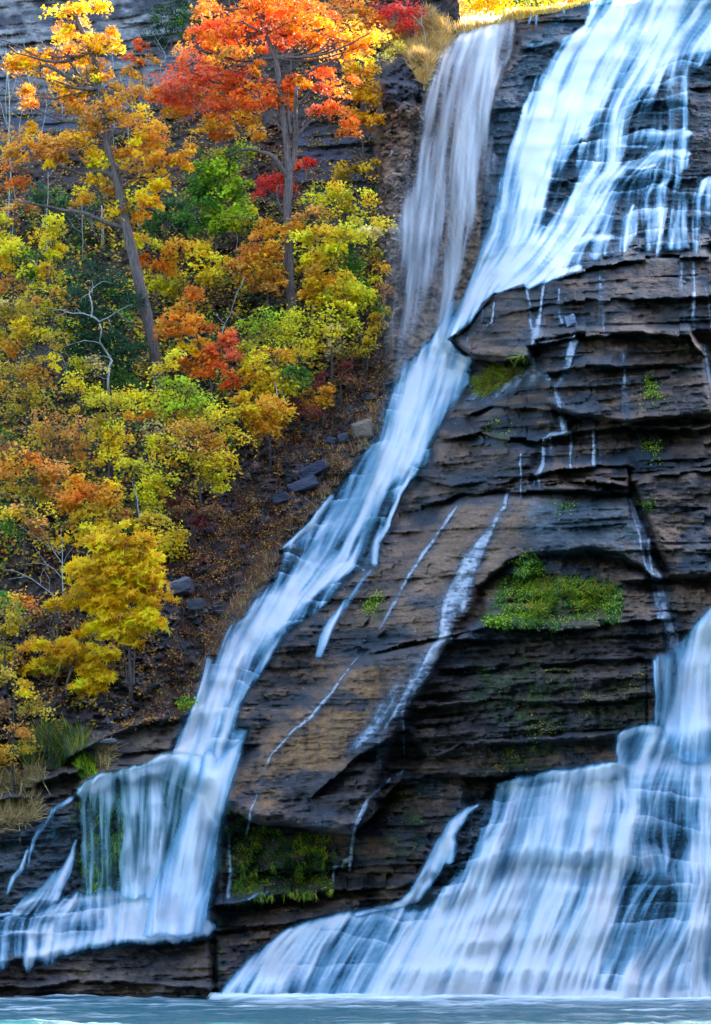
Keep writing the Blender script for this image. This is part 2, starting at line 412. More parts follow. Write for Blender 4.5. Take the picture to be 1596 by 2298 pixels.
# moss and algae patches
MOSS = [([(1085,1395),(1120,1310),(1160,1250),(1195,1242),(1230,1290),(1330,1300),(1390,1310),(1395,1370),(1290,1395),(1180,1408)], 1.0),
        ([(508,1815),(560,1850),(640,1865),(740,1880),(760,1930),(700,2005),(520,2010)], 1.0),
        ([(1050,1490),(1200,1470),(1290,1500),(1260,1640),(1180,1680),(1050,1560)], .45), ([(1300,1560),(1440,1500),(1460,1620),(1300,1650)], .3),
        ([(170,1780),(290,1770),(290,2000),(172,2010)], 1.4), ([(1110,800),(1185,780),(1180,840),(1075,885),(1070,850)], .7),
        ([(860,1760),(960,1760),(950,1900),(870,1930)], .4), ([(480,1800),(505,1800),(500,2000),(478,2000)], .5), ([(478,2060),(505,2060),(508,2230),(482,2230)], .45),
        ([(1420,1110),(1465,1120),(1460,1145),(1425,1140)], .7), ([(1450,850),(1490,850),(1490,910),(1450,910)], .5), ([(1450,985),(1490,975),(1480,1030),(1460,1030)], .4),
        ([(1230,1120),(1290,1130),(1250,1170)], .4), ([(1100,940),(1150,960),(1140,990),(1100,980)], .6), ([(820,1340),(860,1340),(860,1390),(820,1390)], .5),
        ([(1080,1680),(1250,1670),(1250,1730),(1080,1730)], .5), ([(1140,55),(1100,300),(1060,300),(1070,80)], .4)]
mossm = np.zeros_like(PX)
for pts, a in MOSS: mossm = np.maximum(mossm, poly(pts, 14) * a)
mossm = np.clip(mossm * (0.50 + 2.6 * fbm(PX / 26, PY / 20, 4, 333) + .3 * n1), 0, 1)
cc = mixc(cc, mixc(C3((.028, .060, .012)), C3((.10, .20, .015)), .4 + n2), mossm)
# speckle of grit, small fallen leaves on the rock
cc = cc * (1 + 0.35 * n3 + .15 * n2)[..., None]
spk = RNG.random(PX.shape)
rk = (spk > 0.9985) & (mR > .5) & (loteal < .3) & (wetm < .3)
cc[rk] = np.array([.55, .36, .22]) * (0.5 + RNG.random((rk.sum(), 1)) * .8)
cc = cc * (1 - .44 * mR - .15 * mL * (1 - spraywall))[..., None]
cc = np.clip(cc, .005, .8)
wet = np.clip(.25 + .7 * wetm + .7 * loteal + .5 * edge + .35 * n1 * mR - .3 * slabs - .5 * (1 - mR) * (1 - shale), 0, 1)

# ------------------------------------------------------------------ running water
# every fall: strokes (x, y, half width, strength) and soft areas (polygon, strength)
FALLS = []
def fall(name, label, strokes=(), areas=(), off=.22, sm=3, mat='water', con=1.0, step=None, group=None, cut=(), cat=None):
    FALLS.append(dict(name=name, label=label, strokes=strokes, areas=areas, off=off, sm=sm, mat=mat, con=con, step=step, group=group, cut=cut, cat=cat or 'waterfall'))

fall('waterfall', 'broad white cascade sweeping down from the top right corner over dark stepped rock',
  strokes=[
   [(1500,-60,90,1.05),(1420,50,86,1.05),(1330,150,80,1.05),(1270,240,66,1.1),(1215,350,56,1.1),(1180,440,52,1.1),(1150,520,52,1.1),(1100,600,46,1.12),(1048,676,30,1.12),(1006,742,20,1.12),(984,790,30,1.05)],
   [(1610,20,40,.8),(1540,70,40,.8),(1470,130,36,.8),(1420,190,34,.75),(1385,240,26,.8),(1372,310,22,.85),(1370,370,22,.7)],
   [(1600,90,26,.7),(1530,105,24,.7),(1460,130,20,.7)],
   [(1520,110,18,.6),(1512,200,20,.55),(1515,300,18,.5),(1505,340,12,.5)],
   [(1385,385,22,.85),(1330,410,24,.8),(1296,450,24,.8),(1250,515,26,.85),(1195,565,32,.95),(1130,610,34,1.1)],
   [(1370,420,20,.55),(1320,490,30,.55),(1240,560,30,.75),(1150,625,28,1.0)],
   [(1372,530,8,.9),(1320,533,9,.95),(1285,545,10,.95),(1250,585,12,.9),(1215,615,16,.9),(1150,640,18,.95)],
   [(1300,600,7,.9),(1250,612,10,.9),(1190,634,12,.95),(1120,652,14,1)],
   [(1540,300,10,.5),(1500,300,18,.55),(1440,305,16,.5)], [(1536,345,8,.7),(1480,345,14,.7),(1420,372,14,.6),(1380,388,12,.6)],
   [(1445,298,3,.8),(1500,300,4,.8),(1535,288,3,.8)], [(1362,330,4,.9),(1400,328,4,.8),(1450,330,4,.8)],
   [(1385,372,5,.8),(1440,378,5,.8),(1470,370,4,.7)], [(1460,345,5,.8),(1500,340,5,.8),(1535,338,4,.8)],
   [(1512,340,8,.6),(1508,400,8,.6),(1460,425,6,.8),(1452,440,8,.4),(1450,540,8,.35)],
   [(1490,425,14,.6),(1488,470,22,.45),(1470,560,20,.3)],
   [(1420,462,4,.9),(1408,500,6,.7),(1400,560,3,.7)],
   [(1180,100,6,.8),(1236,95,6,.8),(1300,72,8,.8),(1346,50,8,.8)],
   [(1290,75,10,.75),(1240,130,14,.7),(1200,190,10,.7),(1180,250,10,.7),(1160,310,10,.8),(1150,340,12,.8)],
   [(1320,60,24,.85),(1270,120,20,.8),(1230,190,22,.8),(1190,280,22,.8),(1158,350,22,.85),(1140,420,20,.8),(1135,500,20,.8)],
  ],
  areas=[([(1310,215),(1380,190),(1480,120),(1540,120),(1530,420),(1400,560),(1240,610),(1250,500),(1290,400)], .44),
         ([(1470,420),(1545,420),(1545,560),(1430,565)], .3), ([(1420,120),(1620,90),(1620,130),(1545,150),(1540,380),(1480,400),(1390,380),(1380,230)], .42), ([(1440,-60),(1900,-60),(1900,110),(1480,130)], .62),
         ([(1290,60),(1500,-60),(1650,-60),(1600,130),(1480,140),(1380,220),(1290,300),(1200,300)], .36)],
  off=.3, sm=4, step='U', con=1.1)
fall('water_thread', 'small stream at the right picture edge dropping over the upper rocks',
  strokes=[[(1610,395,8,.8),(1580,415,10,.85),(1566,440,10,.75),(1562,560,9,.5)], [(1590,420,14,.6),(1592,500,10,.4)]], step='U', off=.15)
fall('veil_fall', 'thin misty veil of water dropping off the left end of the upper lip',
  strokes=[
   [(1060,70,30,.95),(1020,140,30,.8),(992,230,32,.72),(965,330,36,.62),(945,450,40,.5),(925,580,44,.38),(905,700,46,.26),(890,790,40,.12)],
   [(1100,58,28,.95),(1062,150,24,.7),(1040,260,20,.62),(1026,380,18,.5),(1015,520,20,.4),(1005,640,24,.3),(985,720,24,.25)],
   [(1140,48,18,.9),(1112,140,12,.6),(1096,240,12,.75),(1084,340,14,.7),(1078,440,12,.6),(1076,540,12,.4),(1060,610,12,.3)],
   [(1175,108,5,.9),(1140,142,6,.85),(1112,185,9,.9),(1095,240,10,.9),(1086,300,10,.8),(1080,380,8,.6)],
  ],
  areas=[([(1036,72),(1158,40),(1120,140),(1085,300),(1080,560),(1010,740),(960,800),(850,800),(900,600),(940,380),(990,160)], .30), ([(960,300),(1010,320),(970,780),(835,810),(855,640),(905,430)], .42), ([(1036,72),(1158,44),(1120,200),(1090,420),(1080,560),(1000,740),(900,830),(865,810),(890,640),(930,420),(975,190)], .50)],
  off=.9, sm=14, mat='veil', con=.75, cut=[([(1036,72),(1100,58),(1160,42),(1170,105),(1135,160),(1125,640),(1000,775),(960,850),(800,860),(860,500),(930,280),(990,120)])])
for pts, lb in (
   ([(1192,38,4,.9),(1182,70,4,.7),(1178,100,4,.5)], 'leftmost short thread hanging from the dark upper lip above the step'),
   ([(1206,36,4,.9),(1204,100,4,.6),(1206,175,4,.55)], 'long thread dropping past the step in the dark upper lip'),
   ([(1266,26,5,.8),(1265,75,5,.6)], 'short faint thread on the dark lip near the middle of the upper cliff'),
   ([(1330,5,6,.8),(1326,55,6,.6)], 'short thread on the upper lip just left of the big cascade')):
    fall('water_thread', lb, strokes=[pts], off=.15, group='threads of water on the upper lip', cat='water thread')
fall('waterfall', 'long white chute racing diagonally down between the wooded slope and the rock mass',
  strokes=[
   [(1020,718,18,1.12),(1004,742,20,1.12),(985,795,34,1.05),(962,850,58,1.0),(930,930,62,1.0),(900,1000,56,.98),(850,1070,50,.95),(800,1140,44,.95),(740,1200,36,.9),(690,1270,34,.92),(640,1330,36,.95),(590,1390,40,1.0),(545,1440,44,1.0),(510,1500,42,1.0),(480,1570,40,.98),(450,1640,38,.98),(420,1700,36,.98),(400,1735,30,.9)],
   [(1040,810,18,1.0),(1010,880,26,.95),(970,950,22,.9),(935,1030,18,.85)],
   [(870,1080,10,.95),(845,1150,13,.95),(820,1210,12,.95),(790,1265,16,.95),(730,1300,20,1.0),(670,1340,22,.9),(620,1400,20,.9)],
   [(905,1000,20,.95),(850,1090,20,1),(800,1180,16,1),(770,1240,18,1),(700,1290,20,1)],
   [(925,1060,8,.9),(900,1100,6,.8),(868,1180,6,.8),(845,1215,8,.8),(840,1262,8,.9)],
   [(745,1115,6,.9),(700,1175,7,.9),(640,1228,4,.7)],
   [(830,1280,6,.7),(790,1330,9,.75),(760,1370,12,.8),(735,1410,13,.85),(715,1470,8,.7)],
   [(560,1385,6,.7),(535,1400,5,.8),(518,1440,4,.6)],
   [(640,1420,12,.8),(600,1470,14,.7),(560,1530,14,.7),(520,1600,14,.8),(495,1680,14,.8),(480,1740,18,.8)],
   [(470,1480,8,.7),(455,1560,8,.8)],
  ],
  areas=[(CHUTE, .46)], off=.3, sm=4, con=.8, step='C')
fall('waterfall', 'wide green tinted curtain falling over a mossy ledge in the lower left',
  strokes=[
   [(180,1775,12,.55),(230,1745,10,.6),(300,1728,10,.7),(370,1704,14,.85),(430,1700,18,.85)],
   [(205,1760,14,.55),(200,1850,14,.35),(200,2050,14,.22)],
   [(245,1755,16,.7),(240,1850,14,.45),(240,2050,16,.3)],
   [(300,1740,20,.8),(295,1850,22,.72),(292,1940,24,.7),(290,2060,24,.75)],
   [(345,1730,18,.75),(345,1850,18,.6),(340,2060,26,.75)],
   [(395,1720,16,.7),(390,1800,14,.4),(370,1900,16,.6),(350,2070,30,.8)],
  ],
  areas=[([(178,1770),(235,1735),(300,1722),(380,1695),(450,1720),(470,1760),(440,1850),(440,2010),(178,2005)], .50), ([(380,1690),(460,1700),(480,1740),(450,1800),(380,1760),(300,1740)], .6)],
  off=.5, sm=8, mat='green', con=.8, cut=[([(168,1768),(232,1728),(300,1714),(385,1685),(460,1688),(488,1745),(465,2024),(170,2014)])])
fall('waterfall', 'strong slanting white jet plunging beside the mossy curtain in the lower left',
  strokes=[[(545,1658,5,.35),(522,1690,18,.9),(490,1750,30,1.0),(462,1820,38,1.0),(435,1900,50,1.02),(415,1980,58,1.05),(400,2040,66,1.0),(385,2110,66,.9)],
           [(470,1700,16,.85),(462,1760,20,.8),(450,1830,24,.9)]],
  off=.75, sm=8, con=.45, cut=[([(640,1560),(640,1760),(476,1980),(474,2100),(200,2100),(280,1960),(400,1640),(520,1560)])])
fall('waterfall', 'low white and turquoise tiers spreading over ledges at the foot of the left fall',
  strokes=[[(452,2010,10,.6),(420,2040,24,.9),(340,2050,22,.8),(260,2070,14,.6)],[(462,2084,18,1.05),(400,2088,20,1.0)],[(462,2080,16,1.0),(380,2078,26,1.05),(300,2082,30,1),(230,2100,26,.95),(150,2120,22,.9),(85,2140,20,.8)],
           [(330,1995,16,.8),(250,2010,16,.75),(170,2020,12,.7),(110,2052,12,.65)], [(300,2030,26,.85),(230,2050,26,.8),(150,2066,16,.7)],
           [(110,2090,20,.7),(40,2090,8,.5),(-60,2095,10,.5)], [(20,2050,5,.8),(-60,2064,7,.8)],
           [(72,2100,14,.75),(66,2160,14,.6)], [(10,2110,14,.5),(6,2160,14,.5)],[(120,2110,20,.8),(110,2150,16,.6)]],
  areas=[([(60,2100),(80,2050),(180,1998),(460,1995),(465,2085),(420,2112),(250,2118),(150,2140),(60,2150)], .55), ([(-80,2060),(80,2044),(80,2150),(0,2160),(-80,2170)], .34), ([(240,2035),(330,2005),(462,2000),(466,2092),(400,2112),(240,2112)], .95)],
  off=.3, sm=5, con=.7, step='L')
fall('cascade_stream', 'narrow white stream stepping down the dark rock at the left edge',
  strokes=[[(158,1790,6,.9),(125,1812,8,.85),(100,1850,8,.75),(78,1884,7,.85),(68,1915,5,.7),(60,1960,3,.4)], [(118,1815,5,.6),(120,1900,6,.3),(124,1940,4,.2)],
           [(62,1908,4,.8),(48,1950,6,.7),(30,1968,6,.8),(18,2005,4,.6)]], off=.15, cat='stream')
fall('cascade_stream', 'brighter white stream angling down toward the tiers left of the mossy curtain',
  strokes=[[(171,1888,5,.9),(160,1920,8,.95),(145,1950,10,.95),(122,1975,16,.95),(105,1998,24,.9),(78,2022,26,.9),(45,2040,14,.85),(14,2062,8,.8)],
           [(160,1925,8,.7),(140,1980,10,.7),(118,2030,16,.8)]], off=.15, cat='stream')
fall('waterfall', 'bright foaming fall pouring in from the right edge onto the lower tier',
  strokes=[[(1625,1370,26,1.05),(1590,1420,34,1.05),(1570,1500,46,1.05),(1560,1600,62,1.0),(1560,1640,70,1.0)],[(1500,1480,8,.5),(1495,1560,8,.5),(1492,1625,8,.55)],[(1470,1485,4,.7),(1474,1560,4,.5),(1474,1620,4,.5)]],
  areas=[([(1466,1480),(1530,1440),(1600,1360),(1900,1360),(1900,1640),(1480,1640)], .4)], off=.8, sm=8, con=.5)
fall('waterfall', 'great white fan of water stepping down to the pool across the lower right',
  strokes=[
   [(1900,1640,26,1.1),(1560,1640,16,1.1),(1440,1636,10,1.0),(1400,1650,10,.9)],
   [(1480,1670,60,.9),(1440,1720,40,.8)], [(1600,1690,60,.95),(1600,1760,46,.8)],
   [(1120,1760,6,.5),(1180,1745,10,.8),(1280,1733,12,.95),(1400,1724,16,1.0),(1500,1716,16,.95)],
   [(1300,1740,60,.95),(1270,1830,70,.92),(1230,1940,86,1.0),(1170,2040,110,1.0),(1110,2140,140,1.05),(1060,2228,190,1.1)],
   [(1400,1760,26,.7),(1420,1810,26,.9),(1392,1880,26,.98),(1375,1960,30,1.0),(1350,2050,50,.95),(1290,2150,60,.95),(1260,2220,90,1.0)],
   [(1180,1760,30,.7),(1140,1850,30,.65),(1100,1900,40,.8),(1060,1990,50,.8),(1000,2090,50,.8),(930,2170,70,.8),(880,2230,100,.9)],
   [(1590,1780,16,.8),(1580,1880,18,.8),(1585,1980,26,.75),(1560,2060,40,.7),(1510,2140,50,.75),(1480,2220,60,1.0)],
   [(1470,1800,18,.7),(1450,1880,20,.5),(1480,1960,40,.7),(1420,2020,30,.7)],
   [(1500,2140,30,.85),(1440,2180,24,.85),(1430,2225,24,1.0)], [(1590,2100,40,.7),(1590,2180,40,.8),(1600,2230,60,1.0)],
   [(900,2044,18,.6),(780,2056,16,.8),(700,2075,16,.85),(630,2110,18,.9),(570,2160,18,.9),(520,2210,16,.95),(500,2232,14,.95)],
   [(820,2080,26,.45),(740,2140,26,.5),(690,2220,30,.7)], [(700,2100,26,.7),(620,2170,30,.8),(580,2230,40,.95)], [(940,2080,24,.6),(860,2160,26,.5),(800,2230,50,.75)],
   [(490,2236,8,1),(700,2237,7,1),(900,2237,8,1.1),(1200,2238,10,1.1),(1500,2234,9,1.1),(1900,2232,9,1.1)],
  ],
  areas=[([(1118,1758),(1300,1728),(1385,1718),(1380,1650),(1430,1630),(1900,1610),(1900,2245),(490,2245),(560,2160),(640,2090),(800,2048),(960,2040),(1040,1940),(1080,1850)], .60), ([(520,2225),(1900,2215),(1900,2245),(490,2245)], 1.0), ([(1160,1760),(1400,1740),(1400,1950),(1340,2200),(860,2240),(1000,2100),(1120,1920)], .82)],
  off=.4, sm=4, con=.75, step='S', cut=[([(1108,1750),(1300,1722),(1380,1710),(1385,1630),(1430,1620),(1900,1600),(1900,2260),(480,2260),(550,2152),(640,2080),(800,2038),(950,2028),(1032,1930),(1076,1840)])])
fall('arching_stream', 'smooth arched white stream curling round dark broken rock onto the lower fan',
  strokes=[[(1070,1808,5,.9),(1045,1822,9,.95),(1020,1850,14,.95),(1000,1890,18,.95),(980,1930,20,.9),(955,1975,18,.95),(930,2010,16,1.0),(900,2028,9,1.0),(850,2040,6,.95),(800,2050,6,.9)],
           [(1018,1890,10,.6),(1010,1930,10,.6)]], off=.35, sm=5, con=.5, cat='stream')
TR = [
 ('wide broken trickle running down the brown face in the middle of the rock', [[(1136,1108,5,.7),(1128,1140,6,.75),(1105,1180,9,.8),(1080,1220,11,.8),(1050,1260,12,.85),(1030,1310,15,.85),(1010,1360,18,.8),(1000,1410,16,.75),(1000,1432,14,.8)],
    [(1000,1432,14,.8),(970,1470,14,.7),(945,1510,14,.6),(910,1570,14,.5),(850,1630,16,.45),(800,1670,12,.3)], [(1080,1235,8,.6),(1055,1300,10,.7),(1040,1360,12,.6)]]),
 ('trickle stepping down the upper rock wall into a short split curtain', [[(1288,766,9,.7),(1275,800,9,.7),(1262,840,8,.75),(1247,868,5,.8),(1252,900,7,.9),(1260,940,10,.85),(1266,965,8,.8)], [(1268,972,5,.8),(1238,976,5,.9),(1222,988,6,.9),(1217,1040,5,.8),(1205,1062,6,.8),(1196,1085,3,.6)], [(1236,980,5,.6),(1236,1045,5,.4)], [(1279,975,5,.7),(1281,1045,3,.5)], [(1206,1070,4,.7),(1210,1092,4,.5)]]),
 ('thin stream leaving the fissure and opening into a small curtain near the right edge', [[(1412,1120,3,.6),(1430,1170,6,.7),(1442,1220,6,.85),(1455,1275,6,.85),(1465,1292,4,.8)], [(1476,1298,12,.85),(1490,1340,14,.6),(1500,1380,16,.55),(1508,1430,18,.45),(1508,1468,16,.4)], [(1465,1300,5,.7),(1480,1385,6,.6),(1500,1390,12,.8),(1515,1460,12,.5)], [(1455,1210,3,.7),(1462,1280,4,.7)]]),
 ('thin trickle sliding down a groove in the brown face beside the chute', [[(1034,1126,2,.6),(1005,1165,4,.6),(960,1230,4,.7),(925,1280,4,.6),(900,1320,4,.6),(880,1360,4,.5),(852,1410,3,.4)]]),
 ('long hairline trickle crossing the tan slab from top right to bottom left', [[(800,1476,2,.8),(775,1510,3,.8),(740,1560,3,.9),(700,1605,4,.9),(660,1640,3,.7),(610,1690,3,.7),(585,1740,3,.5),(575,1790,3,.5),(560,1820,3,.8),(555,1870,3,.6)]]),
 ('faint veil spreading over the upper right end of the tan slab', [[(945,1500,26,.42),(900,1560,28,.4),(850,1620,26,.38),(790,1665,20,.3)], [(912,1560,5,.7),(905,1600,5,.6),(905,1690,5,.35)], [(850,1620,6,.45),(848,1690,8,.35),(850,1740,5,.3)]]),
 ('twisting trickle beneath the right end of the tan slab', [[(900,1730,6,.6),(880,1745,6,.65),(855,1765,5,.7),(828,1790,5,.8),(818,1810,6,.85),(798,1850,5,.8),(790,1880,6,.8),(788,1910,5,.5),(785,1950,4,.4)], [(775,1930,8,.5),(750,1945,5,.4),(748,1975,4,.4)]]),
 ('tall thin fall beside the grassy hollow under the overhang', [[(1182,650,3,.6),(1192,700,4,.6),(1196,760,6,.6),(1194,810,7,.65),(1196,835,12,.7),(1180,860,10,.4)], [(1220,640,3,.6),(1214,690,3,.5),(1206,745,8,.5)], [(1160,850,14,.35),(1110,880,18,.4),(1060,900,18,.4)], [(1195,838,26,.5),(1232,850,6,.5)]]),
 ('faint wet streak left of centre on the upper rock wall', [[(1345,615,4,.6),(1350,660,6,.5),(1352,735,8,.5)], [(1250,700,8,.3),(1260,720,10,.35)]]),
 ('pair of faint wet streaks on the upper rock wall near the right edge', [[(1530,590,5,.6),(1528,650,6,.4),(1540,740,6,.3)], [(1555,590,4,.5),(1556,740,5,.3)], [(1580,640,3,.6),(1590,690,3,.6),(1596,740,3,.6)]]),
 ('small bright stream at the right picture edge below the block', [[(1580,775,4,.7),(1586,810,5,.8),(1596,870,6,.8),(1606,900,6,.6)]]),
 ('faint thread on the broad dark block right of centre', [[(1400,795,4,.4),(1402,850,5,.45),(1404,900,8,.35),(1408,930,10,.25)]]),
 ('two short parallel threads dropping over a small ledge right of the split curtain', [[(1332,972,4,.8),(1334,1040,4,.6)], [(1347,975,2,.5),(1348,1040,2,.5)]]),
 ('single hairline thread beside the split curtain', [[(1168,1020,2,.6),(1168,1100,2,.6),(1168,1130,3,.4)]]),
 ('faint damp thread in the cleft beside the mossy overhang', [[(502,1790,3,.5),(512,1860,5,.4),(516,1960,6,.35),(512,2010,8,.3)], [(600,2000,6,.3),(560,2015,8,.4),(520,2030,6,.4)]]),
 ('row of faint dribbles hanging from the brow of the overhanging ledge', [[(1050,760,2,.4),(1048,795,2,.3)], [(1085,690,2,.4),(1080,730,2,.35)], [(1110,680,2,.5),(1104,720,3,.5),(1085,740,2,.4)], [(1135,670,2,.5),(1132,770,2,.3)], [(1160,660,2,.4),(1150,690,2,.5)], [(1254,650,3,.4),(1256,700,3,.3)]]),
]
for lb, st in TR:
    st = [[(x, y, w * 1.0 + .5, a * 1.02) for x, y, w, a in q] for q in st]
    fall('trickle', lb, strokes=st, off=.07, sm=1, con=.9, group='thin trickles running down the rock mass', cat='trickle', mat='trickle')
DARKS = [  # places where the rock shows through the big sheets
 (9, 'x', []),
]
def taper(q):
    # let both ends of a stream thin out instead of stopping short
    q = [tuple(v) for v in q]
    for e in (0, -1):
        a, b = (q[0], q[1]) if e == 0 else (q[-1], q[-2])
        L = math.hypot(a[0] - b[0], a[1] - b[1]) + 1e-6; g = min(1.6 * a[2], 30) + 4
        n_ = (a[0] + (a[0] - b[0]) / L * g, a[1] + (a[1] - b[1]) / L * g, a[2] * .45, a[3] * .05)
        q = [n_] + q if e == 0 else q + [n_]
    return q
for F_ in FALLS: F_['strokes'] = [taper(q) for q in F_['strokes']]
# flow direction everywhere
VX = np.zeros_like(PX); VY = np.full_like(PX, .15)
for F_ in FALLS:
    for stp in F_['strokes']:
        s, d, st, tx, ty = stroke(stp)
        # level foam lines do not turn the flow sideways
        w = np.exp(-(d * .8) ** 2) * np.where(np.abs(ty) < .35, .05, 1)
        VX[s] += w * tx * np.sign(ty + 1e-3); VY[s] += w * np.abs(ty)
VX = blur(VX, 3); VY = blur(VY, 3)
# the sheet drops steeper than the outline of the stream
VY += 0.25 * np.hypot(VX, VY)
L_ = np.hypot(VX, VY); VX /= L_; VY /= L_
def lic(noise, n, stp=1.3):
    jj, ii = np.mgrid[0:NY, 0:NX].astype(np.float32)
    acc = noise.copy(); W = 1.0
    for sg in (1, -1):
        x = ii.copy(); y = jj.copy()
        for k in range(n):
            xi = np.clip(x + .5, 0, NX - 1).astype(np.int32); yi = np.clip(y + .5, 0, NY - 1).astype(np.int32)
            x += sg * stp * VX[yi, xi]; y += sg * stp * VY[yi, xi]
            xi = np.clip(x + .5, 0, NX - 1).astype(np.int32); yi = np.clip(y + .5, 0, NY - 1).astype(np.int32)
            w = 1 - k / n
            acc += noise[yi, xi] * w; W += w
    acc /= W
    m = acc.mean(); sd = acc.std()
    return (acc - m) / sd
LF = lic(blur(RNG.random(PX.shape), 1, 1).astype(np.float32), 22, 1.0)
LM = lic(blur(RNG.random(PX.shape), 2).astype(np.float32), 34, 1.6)
LC = lic(blur(RNG.random(PX.shape), 5).astype(np.float32), 30, 2.2)

def water_material(name, stops, amax, rough=.35, trans=.4):
    t = NT(name)
    at = t.n('ShaderNodeAttribute', attribute_name='flow')
    f = at.outputs['Fac']
    col = t.ramp(f, stops)
    b = t.n('ShaderNodeBsdfPrincipled', i_Roughness=rough)
    b.inputs['Specular IOR Level'].default_value = .3
    t.l(col, b.inputs['Base Color'])
    tl = t.n('ShaderNodeBsdfTranslucent'); t.l(col, tl.inputs[0])
    mx = t.n('ShaderNodeMixShader'); mx.inputs[0].default_value = trans
    t.l(b.outputs[0], mx.inputs[1]); t.l(tl.outputs[0], mx.inputs[2])
    tr = t.n('ShaderNodeBsdfTransparent')
    m2 = t.n('ShaderNodeMixShader')
    a = t.ramp(f, [(0, (0, 0, 0)), (.25, (.20, .20, .20)), (.5, (.66, .66, .66)), (.8, (1, 1, 1))])
    t.l(t.math('MULTIPLY', a, amax), m2.inputs[0])
    t.l(tr.outputs[0], m2.inputs[1]); t.l(mx.outputs[0], m2.inputs[2])
    t.l(m2.outputs[0], t.out.inputs[0])
    return t.m
MW = {
 'water': water_material('silky falling water', [(0, (.07, .24, .37)), (.3, (.11, .36, .54)), (.55, (.26, .53, .73)), (.74, (.58, .74, .87)), (.92, (.93, .94, .96))], 1.0),
 'veil': water_material('misty veil water', [(0, (.34, .36, .42)), (.4, (.50, .52, .58)), (.7, (.66, .70, .76)), (1, (.90, .92, .96))], .74),
 'green': water_material('water over moss', [(0, (.08, .22, .20)), (.35, (.16, .42, .44)), (.6, (.40, .64, .74)), (.9, (.82, .90, .96))], .95),
 'trickle': water_material('trickling water', [(0, (.12, .24, .36)), (.35, (.30, .42, .56)), (.7, (.62, .72, .84)), (1, (.80, .86, .94))], .72),
}
OPEN = [  # dark rock showing between the strands: (polygon, how much is taken away)
 ([(1290,300),(1365,250),(1372,370),(1300,440),(1256,440)], .28),
 ([(1385,230),(1430,195),(1510,200),(1500,280),(1395,300)], .24), ([(1390,400),(1545,390),(1540,450),(1390,470)], .22),
 ([(1225,60),(1300,30),(1330,60),(1240,92),(1178,98),(1172,60)], 1.0),
 ([(1180,110),(1270,100),(1200,180),(1130,330),(1110,330),(1120,200)], .9),
 ([(1400,1800),(1470,1790),(1480,1900),(1420,1910)], .25), ([(1540,1790),(1575,1800),(1570,1900),(1530,1900)], .25),
 ([(1395,1960),(1500,1960),(1520,2040),(1440,2140),(1370,2225),(1350,2225),(1370,2100)], .42),
 ([(1060,1810),(1130,1775),(1190,1800),(1100,1930),(1010,2030),(940,2030),(1020,1920)], .22),
 ([(860,1090),(900,1075),(850,1180),(800,1260),(790,1240)], .55), ([(650,1235),(735,1195),(700,1260),(620,1330),(600,1330)], .5),
 ([(640,1330),(720,1310),(800,1275),(790,1300),(700,1370),(640,1400)], .2), ([(620,1420),(700,1385),(690,1440),(600,1560),(560,1600),(545,1580),(600,1500)], .7),
 ([(980,960),(1050,880),(1060,900),(1000,980),(970,1030)], .4), ([(795,1275),(835,1275),(760,1370),(690,1430),(700,1380)], .35),
 ([(850,2060),(960,2050),(900,2120),(800,2200),(760,2200)], .12), ([(490,2090),(640,2100),(560,2130)], .2),
 ([(160,1790),(235,1785),(275,1840),(262,2000),(160,2000)], .34)]
openm = np.zeros_like(PX)
for pts, a in OPEN: openm = np.maximum(openm, poly(pts, 18) * a * .8)
BROW = poly([(1003,764),(1050,731),(1085,688),(1112,655),(1180,640),(1200,800),(1064,804),(1036,792)], 4)
phase = {'C': (pC, pC2, CH, kC), 'U': (pU, pU2, UP, kU), 'S': (pS, pS2, LO, kS), 'L': (pL, pL, LL, kL)}
